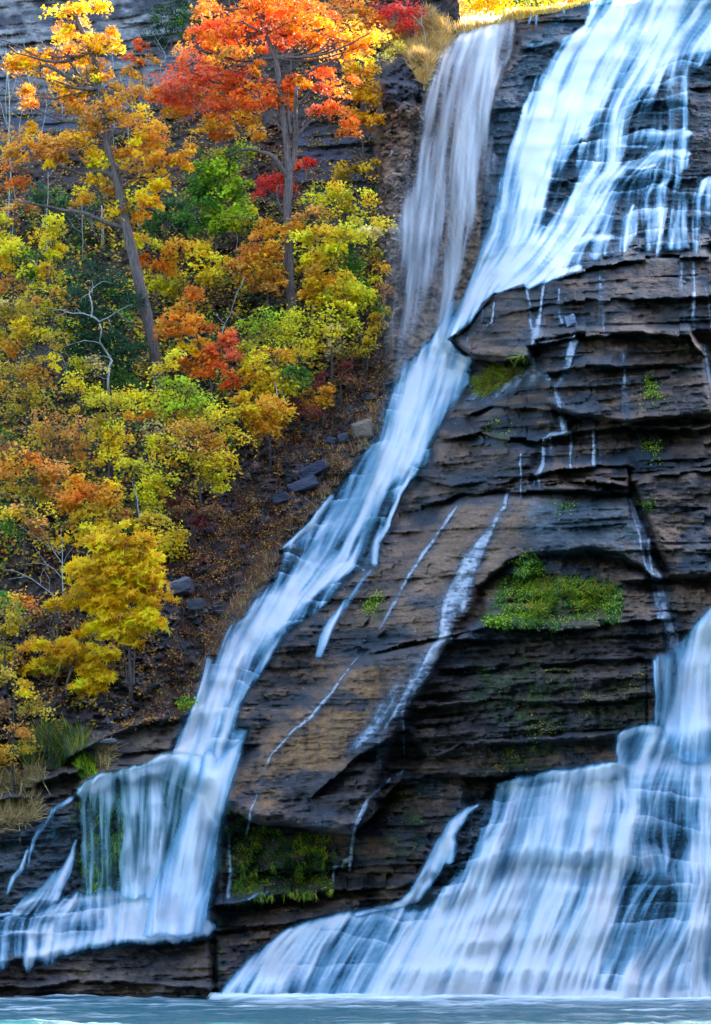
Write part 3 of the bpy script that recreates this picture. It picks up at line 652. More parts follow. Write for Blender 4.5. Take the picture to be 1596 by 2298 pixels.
for F_ in FALLS:
    amt = np.zeros_like(PX)
    for pts, a in F_['areas']:
        amt = np.maximum(amt, poly(pts, 26 if F_['mat'] == 'veil' else 9) * a)
    for stp in F_['strokes']:
        if F_['mat'] == 'veil': stp = [(x, y, w * 1.25, a * .68) for x, y, w, a in stp]
        s, d, st, tx, ty = stroke(stp)
        g = st * np.exp(-(d ** 2) * .9 * np.where(d > 1, 1.5, 1))
        amt[s] = np.maximum(amt[s], g) + 0.25 * np.minimum(amt[s], g)
    if F_['mat'] == 'veil': amt = blur(amt, 5, 2)
    big = amt > .03
    if F_['step']:
        pa, pb, mm, kk = phase[F_['step']]
        lip = np.exp(-pa * 7) * 1.0 - .28 * sstep(.35, 1.0, pa) + .28 * np.exp(-pb * 4) - .08
        lip *= (.6 + .8 * vnoise(PX / 60, kk * 3.1, 19))
        amt = amt + mm * lip * .40 * sstep(.12, .5, amt) * (1.15 - np.clip(amt, 0, 1))
    amt = (amt - openm * (F_['name'] != 'trickle')) * (1 - BROW * (F_['mat'] != 'trickle'))
    c = F_['con'] * (.085 * LF + .11 * LM + .13 * LC)
    amt = np.where(amt > .6, .6 + .36 * (1 - np.exp(-(amt - .6) / .36)), amt)
    thin = np.clip(1.45 - amt, .55, 1.0)
    flow = amt + c * thin * 1.3 * sstep(.02, .3, amt)
    flow = np.where(big, np.clip(flow, 0, 1.0), 0) * sstep(.03, .12, amt)
    if F_['mat'] == 'trickle':      # broken over every little ledge
        flow = flow * np.clip(.95 + .8 * fbm(PX / 16, PY / 9, 3, 611) + .35 * np.exp(-p2 * 3) - .05 + .3 * bl2, .5, 1.15)
        flow = np.clip(flow, 0, 1)
    if F_['mat'] == 'veil': flow = flow * (1 - .7 * sstep(560, 830, PY))
    for cpts in F_['cut']: flow = flow * poly(cpts, 10)
    flow = flow * (PY > brink_y - 2)
    if F_['mat'] == 'trickle': Dw = D - F_['off']
    else: Dw = blur(near(D, F_['sm']), F_.get('bl') or (7 if F_['step'] == 'S' else 4 if F_['step'] else max(2, F_['sm'] // 2 + 1)), 2) - F_['off'] * .7
    # thick water stands further off the rock and carries soft ridges
    Dw = Dw - .22 * np.clip(flow, 0, 1) - .06 * LC * (F_['mat'] != 'trickle') - .03 * LM * (F_['mat'] != 'trickle')
    if F_['mat'] == 'trickle': Dw = np.minimum(Dw, D - .05)
    m = cen(flow) > .015
    if m.sum() < 4: continue
    o = grid_mesh(F_['name'], Dw, m, MW[F_['mat']], {'flow': flow})
    tag(o, F_['label'], F_['cat'], F_['group'])
    if F_['mat'] == 'trickle': TRK = np.maximum(TRK, flow)
    else: ALLW = np.maximum(ALLW, flow)

# ------------------------------------------------------------------ pool
t = NT('pool water')
tc = t.n('ShaderNodeTexCoord'); mp = t.n('ShaderNodeMapping'); mp.inputs['Scale'].default_value = (.55, 1.0, 1); t.l(tc.outputs['Object'], mp.inputs[0])
no = t.n('ShaderNodeTexNoise', i_Scale=1.1, i_Detail=6.0, i_Roughness=.6, i_Distortion=.4); t.l(mp.outputs[0], no.inputs['Vector'])
n_2 = t.n('ShaderNodeTexNoise', i_Scale=.35, i_Detail=3.0); t.l(mp.outputs[0], n_2.inputs['Vector'])
bp = t.n('ShaderNodeBump', i_Strength=.9, i_Distance=.25); t.l(no.outputs[0], bp.inputs['Height'])
b = t.n('ShaderNodeBsdfPrincipled', i_Roughness=.42); b.inputs['Specular IOR Level'].default_value = .1
af = t.n('ShaderNodeAttribute', attribute_name='foam')
fm = t.math('ADD', t.math('MULTIPLY', t.ramp(no.outputs[0], [(.56, (0, 0, 0)), (.66, (1, 1, 1))]), .5), t.math('MULTIPLY', t.math('SUBTRACT', n_2.outputs[0], .62), 3.0))
fm = t.math('ADD', af.outputs['Fac'], t.math('MULTIPLY', fm, .22, True), True)
mx = t.n('ShaderNodeMix', data_type='RGBA'); mx.inputs[6].default_value = (.005, .072, .100, 1); mx.inputs[7].default_value = (.72, .84, .93, 1)
t.l(fm, mx.inputs[0]); t.l(mx.outputs[2], b.inputs['Base Color']); t.l(bp.outputs[0], b.inputs['Normal']); t.l(b.outputs[0], t.out.inputs[0])
M_pool = t.m
gx = np.concatenate([np.linspace(-200, -16, 20), np.linspace(-15, 15, 300), np.linspace(16, 200, 20)])
gy = np.concatenate([np.linspace(-60, 46, 20), np.linspace(47, 72, 250)])
GX, GY = np.meshgrid(gx, gy)
pxw = CX + GX * FPX / np.maximum(GY, 1)
front = np.interp(pxw, [-80, 300, 480, 520, 1596, 1700], [69.3, 69.3, 69.6, 69.2, 67.3, 67.2]) - .5
Z = .10 * fbm(GX * .7, GY * 1.6, 4, 71) + .04 * fbm(GX * 3, GY * 5, 3, 72)
fo = np.clip(np.exp(-np.abs(np.maximum(front - GY, 0)) / .9) * (pxw > 470) * 1.3 + .5 * np.exp(-np.abs(np.maximum(front - GY, 0)) / 2.8) * sstep(470, 700, pxw), 0, 1)
fo = fo + .55 * np.exp(-np.abs(np.maximum(front - GY, 0)) / 6) * sstep(.05, .5, fbm(GX * .5, GY * 2.6, 4, 76)) + .30 * sstep(.22, .6, fbm(GX * .35, GY * 3.2, 4, 78))
fo = np.clip(fo * (.75 + .9 * fbm(GX * .7, GY * 2.2, 3, 75)), 0, 1)
Z = Z + .12 * fo
I = np.arange(GX.size).reshape(GX.shape)
o = mesh_obj('pool_water', np.stack([GX, GY, Z], -1).reshape(-1, 3), np.stack([I[:-1, :-1], I[:-1, 1:], I[1:, 1:], I[1:, :-1]], -1).reshape(-1, 4), M_pool, None, True, {'foam': fo.ravel()})
tag(o, 'blue green pool at the foot of the falls', 'water', None, 'structure')

# spray hanging where the falls land
def mist(label, px, py, Y, w, h, dep, dens):
    t = NT('spray mist')
    v = t.n('ShaderNodeVolumePrincipled'); v.inputs['Color'].default_value = (.93, .95, 1, 1); v.inputs['Density'].default_value = dens; v.inputs['Anisotropy'].default_value = .1
    t.l(v.outputs[0], t.out.inputs['Volume'])
    th = np.linspace(.02, np.pi - .02, 16); ph = np.linspace(0, 2 * np.pi, 28, endpoint=False); T, Q = np.meshgrid(th, ph, indexing='ij')
    x, y, z = np.sin(T) * np.cos(Q), np.sin(T) * np.sin(Q), np.cos(T)
    nz = 1 + .22 * fbm(x * 1.6 + px, z * 1.6 + y, 3, 31)
    k = Y / FPX
    V = np.stack([x * w * k * nz, y * dep * nz, z * h * k * nz], -1).reshape(-1, 3)
    I = np.arange(16 * 28).reshape(16, 28); J = np.roll(I, -1, axis=1)
    F = np.stack([I[:-1], I[1:], J[1:], J[:-1]], -1).reshape(-1, 4)
    o = mesh_obj('mist', V, F, t.m, None, True); o.location = P(px, py, Y); tag(o, label, 'mist', None, 'stuff')
mist('white spray hanging at the foot of the lower left jet', 370, 2066, 72.6, 120, 38, 1.6, .22)
mist('low spray along the foot of the great fan', 1240, 2222, 67.2, 420, 20, 1.2, .25)
# water darkens and glazes the rock; blue reflections tinted into the colour
wz = np.clip(blur(TRK, 5) * 3.2 * (.6 + .8 * vnoise(PX / 9, PY / 30, 77)) + blur(ALLW, 7) * .9, 0, 1) * (1 - .7 * spraywall)
cc = mixc(cc, C3((.014, .034, .052)) * (1 + .5 * n2)[..., None], .72 * wz)
wet = np.clip(np.maximum(wet, wz), 0, 1)
def rock_material(name, bump, scale):
    t = NT(name)
    at = t.n('ShaderNodeAttribute', attribute_name='Col'); aw = t.n('ShaderNodeAttribute', attribute_name='wet')
    tc = t.n('ShaderNodeTexCoord')
    mp = t.n('ShaderNodeMapping'); mp.inputs['Scale'].default_value = (1, 1, 2.6); t.l(tc.outputs['Object'], mp.inputs[0])
    no = t.n('ShaderNodeTexNoise', i_Scale=scale, i_Detail=8.0, i_Roughness=.65); t.l(mp.outputs[0], no.inputs['Vector'])
    v = t.n('ShaderNodeTexVoronoi', i_Scale=scale * .8, feature='DISTANCE_TO_EDGE'); t.l(mp.outputs[0], v.inputs['Vector'])
    h = t.math('ADD', no.outputs[0], t.math('MULTIPLY', t.math('MINIMUM', v.outputs['Distance'], .12), 1.6))
    bp = t.n('ShaderNodeBump', i_Strength=bump, i_Distance=.12); t.l(h, bp.inputs['Height'])
    mx = t.n('ShaderNodeMix', data_type='RGBA', blend_type='MULTIPLY'); mx.inputs[0].default_value = .6
    t.l(at.outputs['Color'], mx.inputs[6])
    t.l(t.ramp(no.outputs[0], [(.3, (.55, .55, .58)), (.7, (1.3, 1.28, 1.25))]), mx.inputs[7])
    b = t.n('ShaderNodeBsdfPrincipled')
    t.l(mx.outputs[2], b.inputs['Base Color'])
    t.l(t.math('SUBTRACT', .92, t.math('MULTIPLY', aw.outputs['Fac'], .58)), b.inputs['Roughness'])
    t.l(bp.outputs[0], b.inputs['Normal'])
    t.l(b.outputs[0], t.out.inputs[0])
    return t.m
M_rock = rock_material('wet layered rock', .75, 3.2)
M_soil = rock_material('leaf strewn soil', .9, 4.5)

# split the relief into the named pieces of the gorge
pyc, pxc = cen(PY), cen(PX)
keep = pyc > cen(brink_y)
cR = cen(mR) > .5
c_wall = (cen(spraywall) > .5) & ~cR
c_shale = (cen(shale) > .5) & ~cR & (pyc < 700)
c_block = ~cR & (pyc > 2085)
c_fallrock = ~cR & ~c_block & (pyc > 1735) & (pxc > -100) & ~c_wall
c_hill = ~cR & ~c_wall & ~c_shale & ~c_block & ~c_fallrock
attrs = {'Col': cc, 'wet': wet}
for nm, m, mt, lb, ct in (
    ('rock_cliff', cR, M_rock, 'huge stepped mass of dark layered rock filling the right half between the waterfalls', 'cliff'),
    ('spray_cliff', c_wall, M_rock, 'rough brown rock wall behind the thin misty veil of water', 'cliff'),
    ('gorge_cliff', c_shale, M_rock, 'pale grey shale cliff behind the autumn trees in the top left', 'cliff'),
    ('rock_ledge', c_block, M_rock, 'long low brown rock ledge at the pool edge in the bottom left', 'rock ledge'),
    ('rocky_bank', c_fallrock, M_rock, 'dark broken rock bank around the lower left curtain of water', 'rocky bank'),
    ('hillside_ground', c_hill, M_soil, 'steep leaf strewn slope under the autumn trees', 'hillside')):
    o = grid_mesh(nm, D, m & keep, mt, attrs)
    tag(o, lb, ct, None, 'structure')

def depth_at(px, py):
    i = int(np.clip((px + 80) / ST, 0, NX - 1)); j = int(np.clip((py + 80) / ST, 0, NY - 1))
    return float(D[j, i])

# land beyond the edges of the picture, so the gorge carries on at both sides and above
def margin(name, side, label):
    k = 90; g = np.cumsum(np.linspace(3, 26, k)); g = np.insert(g, 0, 0)
    if side == 'left':
        a = D[::2, 0]; yy = ys[::2]; X = xs[0] - g[:, None] * np.ones(len(yy)); Y = yy[None, :] * np.ones((k + 1, 1)); Dm = a[None, :] - 0.006 * g[:, None]
        c = cc[::2, 0][None] * np.ones((k + 1, 1, 1))
    elif side == 'right':
        a = D[::2, -1]; yy = ys[::2]; X = xs[-1] + g[:, None] * np.ones(len(yy)); Y = np.maximum(yy[None, :], brink_y[::2, -1][None, :]) * np.ones((k + 1, 1)); Dm = a[None, :] - 0.004 * g[:, None]
        c = cc[::2, -1][None] * np.ones((k + 1, 1, 1))
    else:
        sel = xs < 1040; a = D[0, sel][::2]; xx = xs[sel][::2]; k2 = len(g)
        Y = ys[0] - g[:, None] * np.ones(len(xx)) * .5; X = xx[None, :] * np.ones((k2, 1)); Dm = a[None, :] + 0.022 * g[:, None]
        c = cc[0, sel][::2][None] * np.ones((k2, 1, 1))
    fall = sstep(0, 200, g)[:, None]
    bd = np.floor((Y + 20 * fbm(X / 300, Y / 200, 2, 402)) / 24); sm_ = sstep(0, 40, g)[:, None]
    Dm = Dm + fall * (2.2 * fbm(X / 160, Y / 120, 4, 401)) + sm_ * (.9 * (vnoise(X / 90, bd * 5.1, 403) - .5) + .3 * fbm(X / 20, Y / 10, 3, 404))
    cv = np.clip(.4 + .7 * fbm(X / 80, Y / 30, 4, 405) + .5 * (_hash(bd, bd * 0, 6) - .5), 0, 1)[..., None]
    if side != 'top': c = c * (1 - sm_[..., None]) + sm_[..., None] * (np.array([.02, .022, .028]) * (1 - cv) + np.array([.13, .075, .045]) * cv)
    v = np.stack([(X - CX) * Dm / FPX, Dm, CZ + (HY - Y) * Dm / FPX], -1).reshape(-1, 3)
    r, q = X.shape
    I = np.arange(r * q).reshape(r, q)
    f = np.stack([I[:-1, :-1], I[1:, :-1], I[1:, 1:], I[:-1, 1:]], -1).reshape(-1, 4)
    o = mesh_obj(name, v, f, M_rock, None, True, {'Col': np.clip(c.reshape(-1, 3), .01, .5), 'wet': np.full(len(v), .3)})
    tag(o, label, 'cliff', None, 'structure')
margin('gorge_slope', 'left', 'continuation of the wooded gorge slope beyond the left edge')
margin('gorge_rock', 'right', 'continuation of the falls rock beyond the right edge')
margin('upper_slope', 'top', 'continuation of the hillside above the trees')
# plateau behind the brink
bx = np.linspace(1034, 1870, 60); by = np.interp(bx, [p[0] for p in BRINK], [p[1] for p in BRINK])
rows = []
for q, dy in enumerate((0.0, .6, 2, 6, 14, 30, 60, 120)):
    for x, y in zip(bx, by):
        Y0 = depth_at(x, y + 6); X0, _, Z0 = P(x, y + 3, Y0)
        rows.append((X0 + 0.1 * dy, Y0 + dy, Z0 + 0.02 * dy + 0.15 * math.sin(X0 * 1.7 + dy) * (dy > 0)))
I = np.arange(8 * 60).reshape(8, 60)
f = np.stack([I[:-1, :-1], I[:-1, 1:], I[1:, 1:], I[1:, :-1]], -1).reshape(-1, 4)
o = mesh_obj('plateau_ground', np.array(rows), f, M_soil, None, True, {'Col': np.tile(np.array([.25, .18, .07]), (480, 1)), 'wet': np.zeros(480)})
tag(o, 'flat ground and stream bed behind the lip of the falls', 'ground', None, 'structure')

# unseen walls added behind and right of the viewer, shutting out low sky
def sky_blocker(name, label, pts, h):
    V = []; n_ = 40; m_ = 14
    pp = np.array(pts, float); t = np.linspace(0, len(pp) - 1, n_); X = np.interp(t, range(len(pp)), pp[:, 0]); Y = np.interp(t, range(len(pp)), pp[:, 1])
    nx, ny = np.gradient(Y), -np.gradient(X); q = np.hypot(nx, ny); nx, ny = nx / q, ny / q
    for k in range(m_):
        f = k / (m_ - 1); o_ = f * h * .45 + 2.5 * fbm(X / 6, X * 0 + k * .6, 3, 17)
        V.append(np.stack([X + nx * o_, Y + ny * o_, np.full(n_, -1 + f * h) + 2 * fbm(X / 9 + 3, Y / 9, 2, 8) * f], 1))
    I = np.arange(n_ * m_).reshape(m_, n_)
    F = np.stack([I[:-1, :-1], I[:-1, 1:], I[1:, 1:], I[1:, :-1]], -1).reshape(-1, 4)
    o = mesh_obj(name, np.vstack(V), F, M_soil, None, True, {'Col': np.tile(np.array([.06, .06, .05]), (n_ * m_, 1)), 'wet': np.zeros(n_ * m_)})
    tag(o, label, 'light blocker', None, 'structure')
sky_blocker('blocker_bank', 'unseen bank behind the viewer added to block low sky light', [(60, -30), (20, -42), (-20, -42), (-60, -30)], 46)
sky_blocker('blocker_side', 'unseen wall far to the right of the falls added to block low sky light', [(55, 75), (60, 40), (62, 0), (60, -30)], 50)
# ------------------------------------------------------------------ foliage
def leaf_material(name, trans=.38, rough=.55):
    t = NT(name)
    at = t.n('ShaderNodeAttribute', attribute_name='Col')
    b = t.n('ShaderNodeBsdfPrincipled', i_Roughness=rough); b.inputs['Specular IOR Level'].default_value = .25
    t.l(at.outputs['Color'], b.inputs['Base Color'])
    tl = t.n('ShaderNodeBsdfTranslucent'); t.l(at.outputs['Color'], tl.inputs[0])
    mx = t.n('ShaderNodeMixShader'); mx.inputs[0].default_value = trans
    t.l(b.outputs[0], mx.inputs[1]); t.l(tl.outputs[0], mx.inputs[2]); t.l(mx.outputs[0], t.out.inputs[0])
    return t.m
M_leaf = leaf_material('autumn leaves')
M_grass = leaf_material('grass blades', .3, .6)
def bark_material(name, c1, c2):
    t = NT(name)
    tc = t.n('ShaderNodeTexCoord'); mp = t.n('ShaderNodeMapping'); mp.inputs['Scale'].default_value = (6, 6, .9); t.l(tc.outputs['Object'], mp.inputs[0])
    no = t.n('ShaderNodeTexNoise', i_Scale=3.0, i_Detail=6.0, i_Roughness=.7); t.l(mp.outputs[0], no.inputs['Vector'])
    b = t.n('ShaderNodeBsdfPrincipled', i_Roughness=.9)
    t.l(t.ramp(no.outputs[0], [(.35, c1), (.65, c2)]), b.inputs['Base Color'])
    bp = t.n('ShaderNodeBump', i_Strength=.8, i_Distance=.06); t.l(no.outputs[0], bp.inputs['Height']); t.l(bp.outputs[0], b.inputs['Normal'])
    t.l(b.outputs[0], t.out.inputs[0])
    return t.m
M_bark = bark_material('grey brown bark', (.05, .036, .034), (.19, .14, .125))
M_dark = bark_material('dark stems', (.035, .03, .028), (.11, .09, .08))
M_dead = bark_material('pale dead wood', (.20, .20, .20), (.46, .46, .45))

PAL = dict(Y=(.79,.52,.012), GO=(.82,.49,.005), YG=(.62,.56,.014), LG=(.36,.50,.015), G=(.07,.20,.015), DG=(.010,.060,.022), TE=(.03,.12,.085), O=(.80,.25,.015), OY=(.74,.36,.018),
           R=(.72,.05,.03), RP=(.86,.19,.08), OR=(.82,.155,.02), BR=(.28,.13,.05), OB=(.64,.32,.06), PALE=(.62,.50,.18), OL=(.46,.35,.025), MA=(.20,.035,.035), GG=(.12,.17,.09))

def frame_from(n):
    """two unit tangents for each normal"""
    a = np.where(np.abs(n[:, 2:3]) < .9, np.array([[0, 0, 1.0]]), np.array([[1.0, 0, 0]]))
    u = np.cross(a, n); u /= np.linalg.norm(u, axis=1, keepdims=True) + 1e-9
    return u, np.cross(n, u)

# outlines of one leaf as quads in the (u, v) plane, from the stalk outwards
def _lobe(ang, L, w):
    c, s = math.cos(ang), math.sin(ang)
    pts = [(0, 0, 0), (w, .45 * L, .06), (0, L, 0), (-w, .45 * L, .06)]
    return [(x * c + y * s, -x * s + y * c, z) for x, y, z in pts]
LEAF = {'maple': [_lobe(-1.0, .8, .2), _lobe(0, 1.0, .24), _lobe(1.0, .8, .2)],
        'oval': [_lobe(0, 1.0, .36)],
        'star': [_lobe(a, 1.0 if i % 2 else .8, .13) for i, a in enumerate((-1.5, -.75, 0, .75, 1.5))],
        'pinnate': [_lobe(0, 1.0, .17)]}

def leaves(pos, nrm, size, cols, shape='maple', dirs=None):
    """arrays -> (verts, faces, colours) of a leaf cloud"""
    n = len(pos)
    u, v = frame_from(nrm)
    if dirs is None:
        a = RNG.random(n) * 2 * np.pi
        U = u * np.cos(a)[:, None] + v * np.sin(a)[:, None]
    else:
        U = dirs - nrm * (dirs * nrm).sum(1, keepdims=True); U /= np.linalg.norm(U, axis=1, keepdims=True) + 1e-9
    V = np.cross(nrm, U)
    T = np.array(LEAF[shape])                          # lobes, 4, 3
    k = T.shape[0]
    T = T.reshape(-1, 3)
    W = (pos[:, None, :] + size[:, None, None] * (V[:, None, :] * T[None, :, 0:1] + U[:, None, :] * T[None, :, 1:2] + nrm[:, None, :] * T[None, :, 2:3]))
    f = np.arange(n * k * 4).reshape(-1, 4)
    return W.reshape(-1, 3), f, np.repeat(cols, k * 4, axis=0)

def unit(a): return a / (np.linalg.norm(a, axis=-1, keepdims=True) + 1e-9)

def crown_cloud(clumps, Y, pal, dens=1.0, size=.13, shape='maple', flat=.30, thick=1.0, gap=1.0):
    """clumps (px, py, rx, ry[, palette name]) on the sheet at depth Y -> leaf cloud"""
    PS, NS, SZ, CS = [], [], [], []
    for c in clumps:
        cx, cy, rx, ry = c[:4]; names = c[4] if len(c) > 4 else pal
        s = Y / FPX
        RX, RZ = rx * s, ry * s; RY = max(.35, thick * .5 * (RX + RZ) * .8)
        area = math.pi * RX * RZ
        ns = max(3, int(area * 4.3 * dens * gap))
        C = np.array(P(cx, cy, Y))
        d = unit(RNG.normal(size=(ns, 3))); r = RNG.random((ns, 1)) ** .42
        off = d * r * np.array([RX, RY, RZ])
        off[:, 2] += .0
        sc = C + off
        srad = (.20 + .30 * RNG.random(ns)) * (1.0 if RX > .8 else .75)
        keys = names.split('+')
        w = RNG.random(ns)
        # neighbouring sprays share a colour
        q = (vnoise(sc[:, 0] * .9 + 7, sc[:, 2] * 1.1, int(abs(cx)) % 97) * .75 + w * .25) * len(keys) * .999
        base = np.array([PAL[keys[int(min(max(z, 0), len(keys) - 1))]] for z in q])
        base = base * np.array([1.22, 1.15, 1.0]) * (.52 + .86 * RNG.random((ns, 1)))
        nl = int(64 * (.13 / size) ** 1.2)
        m = ns * nl
        k = np.repeat(np.arange(ns), nl)
        a = RNG.random(m) * 2 * np.pi; rr = np.sqrt(RNG.random(m)) * srad[k]
        lo = np.stack([np.cos(a) * rr * 1.25, np.sin(a) * rr, RNG.normal(size=m) * srad[k] * flat], 1)
        # sprays droop outward
        lo[:, 2] -= .35 * rr ** 2 / np.maximum(srad[k], .1)
        lo[:, 2] += lo[:, 0] * (np.sign(off[k, 0]) * -.25)
        pos = sc[k] + lo
        nrm = unit(np.stack([RNG.normal(size=m) * .5, -.55 + RNG.normal(size=m) * .45, .65 + RNG.normal(size=m) * .4], 1))
        PS.append(pos); NS.append(nrm); SZ.append(size * (.65 + .7 * RNG.random(m)))
        col = base[k] * (.75 + .5 * RNG.random((m, 1))) * (1 + .10 * RNG.normal(size=(m, 3)))
        CS.append(np.clip(col, .003, .95))
    pos = np.vstack(PS); nrm = np.vstack(NS); sz = np.concatenate(SZ); col = np.vstack(CS)
    return leaves(pos, nrm, sz, col, shape)

def tube(pts, radii, n=7, sub=3, wob=0.0):
    """tapered bent tube through 3D points -> verts, faces"""
    p = np.array(pts, float); r = np.array(radii, float)
    t = np.arange(len(p)); tt = np.linspace(0, len(p) - 1, (len(p) - 1) * sub + 1)
    # catmull rom
    def cr(a, x):
        i = np.clip(np.floor(x).astype(int), 0, len(a) - 2); f = (x - i)[:, None]
        a = a if a.ndim == 2 else a[:, None]
        p0 = a[np.maximum(i - 1, 0)]; p1 = a[i]; p2 = a[i + 1]; p3 = a[np.minimum(i + 2, len(a) - 1)]
        return .5 * ((2 * p1) + (-p0 + p2) * f + (2 * p0 - 5 * p1 + 4 * p2 - p3) * f ** 2 + (-p0 + 3 * p1 - 3 * p2 + p3) * f ** 3)
    q = cr(p, tt); R = np.interp(tt, t, r)
    if wob: q[1:-1] += RNG.normal(size=(len(q) - 2, 3)) * wob
    tg = unit(np.gradient(q, axis=0))
    u = unit(np.cross(tg, np.array([0.12, 1.0, 0.05]))); v = np.cross(tg, u)
    a = np.arange(n) / n * 2 * np.pi
    V = q[:, None] + R[:, None, None] * (1 + .08 * RNG.normal(size=(len(q), n, 1))) * (u[:, None] * np.cos(a)[None, :, None] + v[:, None] * np.sin(a)[None, :, None])
    V = V.reshape(-1, 3)
    I = np.arange(len(q) * n).reshape(len(q), n); J = np.roll(I, -1, axis=1)
    f = np.stack([I[:-1], J[:-1], J[1:], I[1:]], -1).reshape(-1, 4)
    top = I[-1]; f = np.vstack([f, [[top[0], top[1], top[2], top[min(3, n - 1)]]]])
    return V, f

def join(parts):
    V, F, o = [], [], 0
    for v, f in parts:
        V.append(v); F.append(f + o); o += len(v)
    return np.vstack(V), np.vstack(F)

def part(name, V, F, mat, root, attrs=None, smooth=True):
    loc = np.array(root.location)
    return mesh_obj(name, np.asarray(V) - loc, F, mat, root, smooth, attrs)

def branch_path(a, b, sag=.15):
    a = np.array(a); b = np.array(b); m = (a + b) / 2
    L = np.linalg.norm(b - a)
    m = m + np.array([RNG.normal() * .08 * L, RNG.normal() * .06 * L, sag * L])
    return [a, m, b]

def forked(a, b, r0, nf=2):
    """a limb with a couple of forks, one mesh rooted inside the trunk"""
    pth = branch_path(a, b, -.10)
    out = [tube(pth, [r0, r0 * .7, r0 * .25], 6, 4, .02)]
    L = np.linalg.norm(np.array(b) - np.array(a))
    for _ in range(nf):
        t = .35 + .5 * RNG.random()
        s = (1 - t) ** 2 * pth[0] + 2 * t * (1 - t) * pth[1] + t * t * pth[2]
        e = s + np.array([RNG.normal() * .3 * L, RNG.normal() * .15 * L, (.1 + .25 * RNG.random()) * L])
        out.append(tube(branch_path(s, e, .05), [r0 * .45, r0 * .3, r0 * .1], 5, 3, .015))
    return join(out)

def tree(name, label, cat, group, trunk, clumps, pal, dy=.6, Y=None, mat=M_bark, r=.12, dens=1.0, size=.13, shape='maple', flat=.30, thick=1.0, extra=(), limbs=8, nf=2, gap=1.0, scale=1.0):
    """trunk: sheet points from the ground up"""
    bx, by = trunk[0]
    clumps = [(c[0], c[1], c[2] * scale, c[3] * scale) + tuple(c[4:]) for c in clumps]
    if Y is None: Y = depth_at(bx, by) - dy
    base = P(bx, by, Y)
    root = empty(name, base); tag(root, label, cat, group)
    n = len(trunk)
    tp = [np.array(P(x, y, Y)) for x, y in trunk]
    down = tp[0] - np.array([0, -.5, .8])
    rr = [r * (1 - .72 * i / max(1, n - 1)) for i in range(n)]
    V, F = tube([down] + tp, [rr[0] * 1.2] + rr, 9, 4)
    part('trunk', V, F, mat, root)
    for ex in extra:                       # hand placed limbs: (radius, points)
        q = [np.array(P(x, y, Y)) + np.array([0, RNG.normal() * .15 * i, 0]) for i, (x, y) in enumerate(ex[1])]
        V, F = tube(q, list(np.linspace(ex[0], ex[0] * .3, len(q))), 7, 4, .015)
        part('branch', V, F, mat, root)
    for c in list(clumps)[:limbs]:
        C = np.array(P(c[0], c[1], Y)) + np.array([0, RNG.normal() * .4, 0])
        low = [q for q in tp if q[2] < C[2] + .3] or [tp[0]]
        s = min(low, key=lambda q: np.linalg.norm(q - C))
        V, F = forked(s, C, max(.02, r * .32), nf)
        part('branch', V, F, mat, root)
    V, F, Cc = crown_cloud(clumps, Y, pal, dens, size, shape, flat, thick, gap)
    part('crown', V, F, M_leaf, root, {'Col': Cc}, False)
    return root

# the two tall maples
tree('maple_tree', 'tall leaning maple with sparse golden orange crown on the left of the slope', 'tree', None,
  [(357,872),(343,770),(320,665),(297,565),(280,490),(262,400),(243,340),(236,270),(224,200),(208,120),(178,55),(158,0),(150,-60)],
  [(185,15,60,34,'Y+GO+OY'),(150,50,40,24,'Y+OB'),(205,85,48,26,'Y+GO'),(235,105,30,18,'Y'),(255,80,22,14,'OY'),(150,70,30,20,'GO'),(165,110,32,18,'GO+OB'),
   (70,118,40,12,'OY+GO'),(40,132,26,14,'GO'),(60,145,26,10,'GO'),(110,128,26,12,'GO+OY'),(22,145,10,10,'OY'),(130,145,24,10,'OY'),(125,190,18,18,'GO+OY'),(65,202,14,8,'OY'),(185,175,36,22,'GO+Y'),(195,150,30,18,'OY+GO'),
   (225,145,24,16,'OY'),(240,180,18,20,'OY'),(155,212,16,10,'OY+O'),(68,235,14,12,'OB+O'),(230,215,50,16,'OB+OY'),(175,245,50,22,'OB+OY'),(235,255,60,26,'OY+OB'),(290,240,46,24,'OY+Y+OB'),(310,205,30,14,'OB'),(200,270,40,20,'OB+Y'),
   (72,280,34,11,'GO'),(60,312,44,20,'OB+OY'),(55,335,40,20,'OY+GO'),(100,330,50,26,'OB+OY'),(150,325,46,28,'OY+OB'),(200,310,46,22,'OY+OB'),(190,345,50,24,'GO+Y'),(130,360,36,20,'GO+OY'),(215,372,30,16,'Y+YG'),
   (320,322,52,22,'OY+GO+O'),(370,335,60,30,'OY+O'),(300,350,40,26,'GO+OY'),(400,370,30,24,'GO+OY'),(340,385,50,18,'OY+GO'),(420,340,28,20,'OY'),(330,300,46,12,'Y+YG'),(205,402,22,9,'Y'),
   (190,440,44,20,'OY+GO'),(240,430,20,16,'OY+OB'),(240,475,40,16,'Y+GO'),(320,430,48,22,'OY+GO'),(370,425,28,16,'GO'),(300,475,26,22,'Y+OY'),(352,455,24,9,'OY+O'),(350,280,40,14,'OY')],
  'OY', r=.25, scale=1.15, dens=1.1, size=.125, gap=.82, thick=1.2, limbs=26,
  extra=[(.12,[(262,400),(225,386),(180,388),(140,376),(118,362)]),(.10,[(282,512),(230,500),(190,485),(130,460),(60,455),(20,440)]),(.09,[(236,262),(200,200),(172,160),(150,130),(128,112)]),
         (.10,[(228,215),(180,190),(120,160),(80,145),(50,120),(20,105)]),(.06,[(246,330),(256,300),(275,285)]),(.08,[(244,360),(300,400),(350,395),(400,385)]),(.05,[(205,483),(212,520),(225,545)]),(.06,[(232,240),(224,180),(200,120)]),(.05,[(300,575),(330,560),(345,540)])])
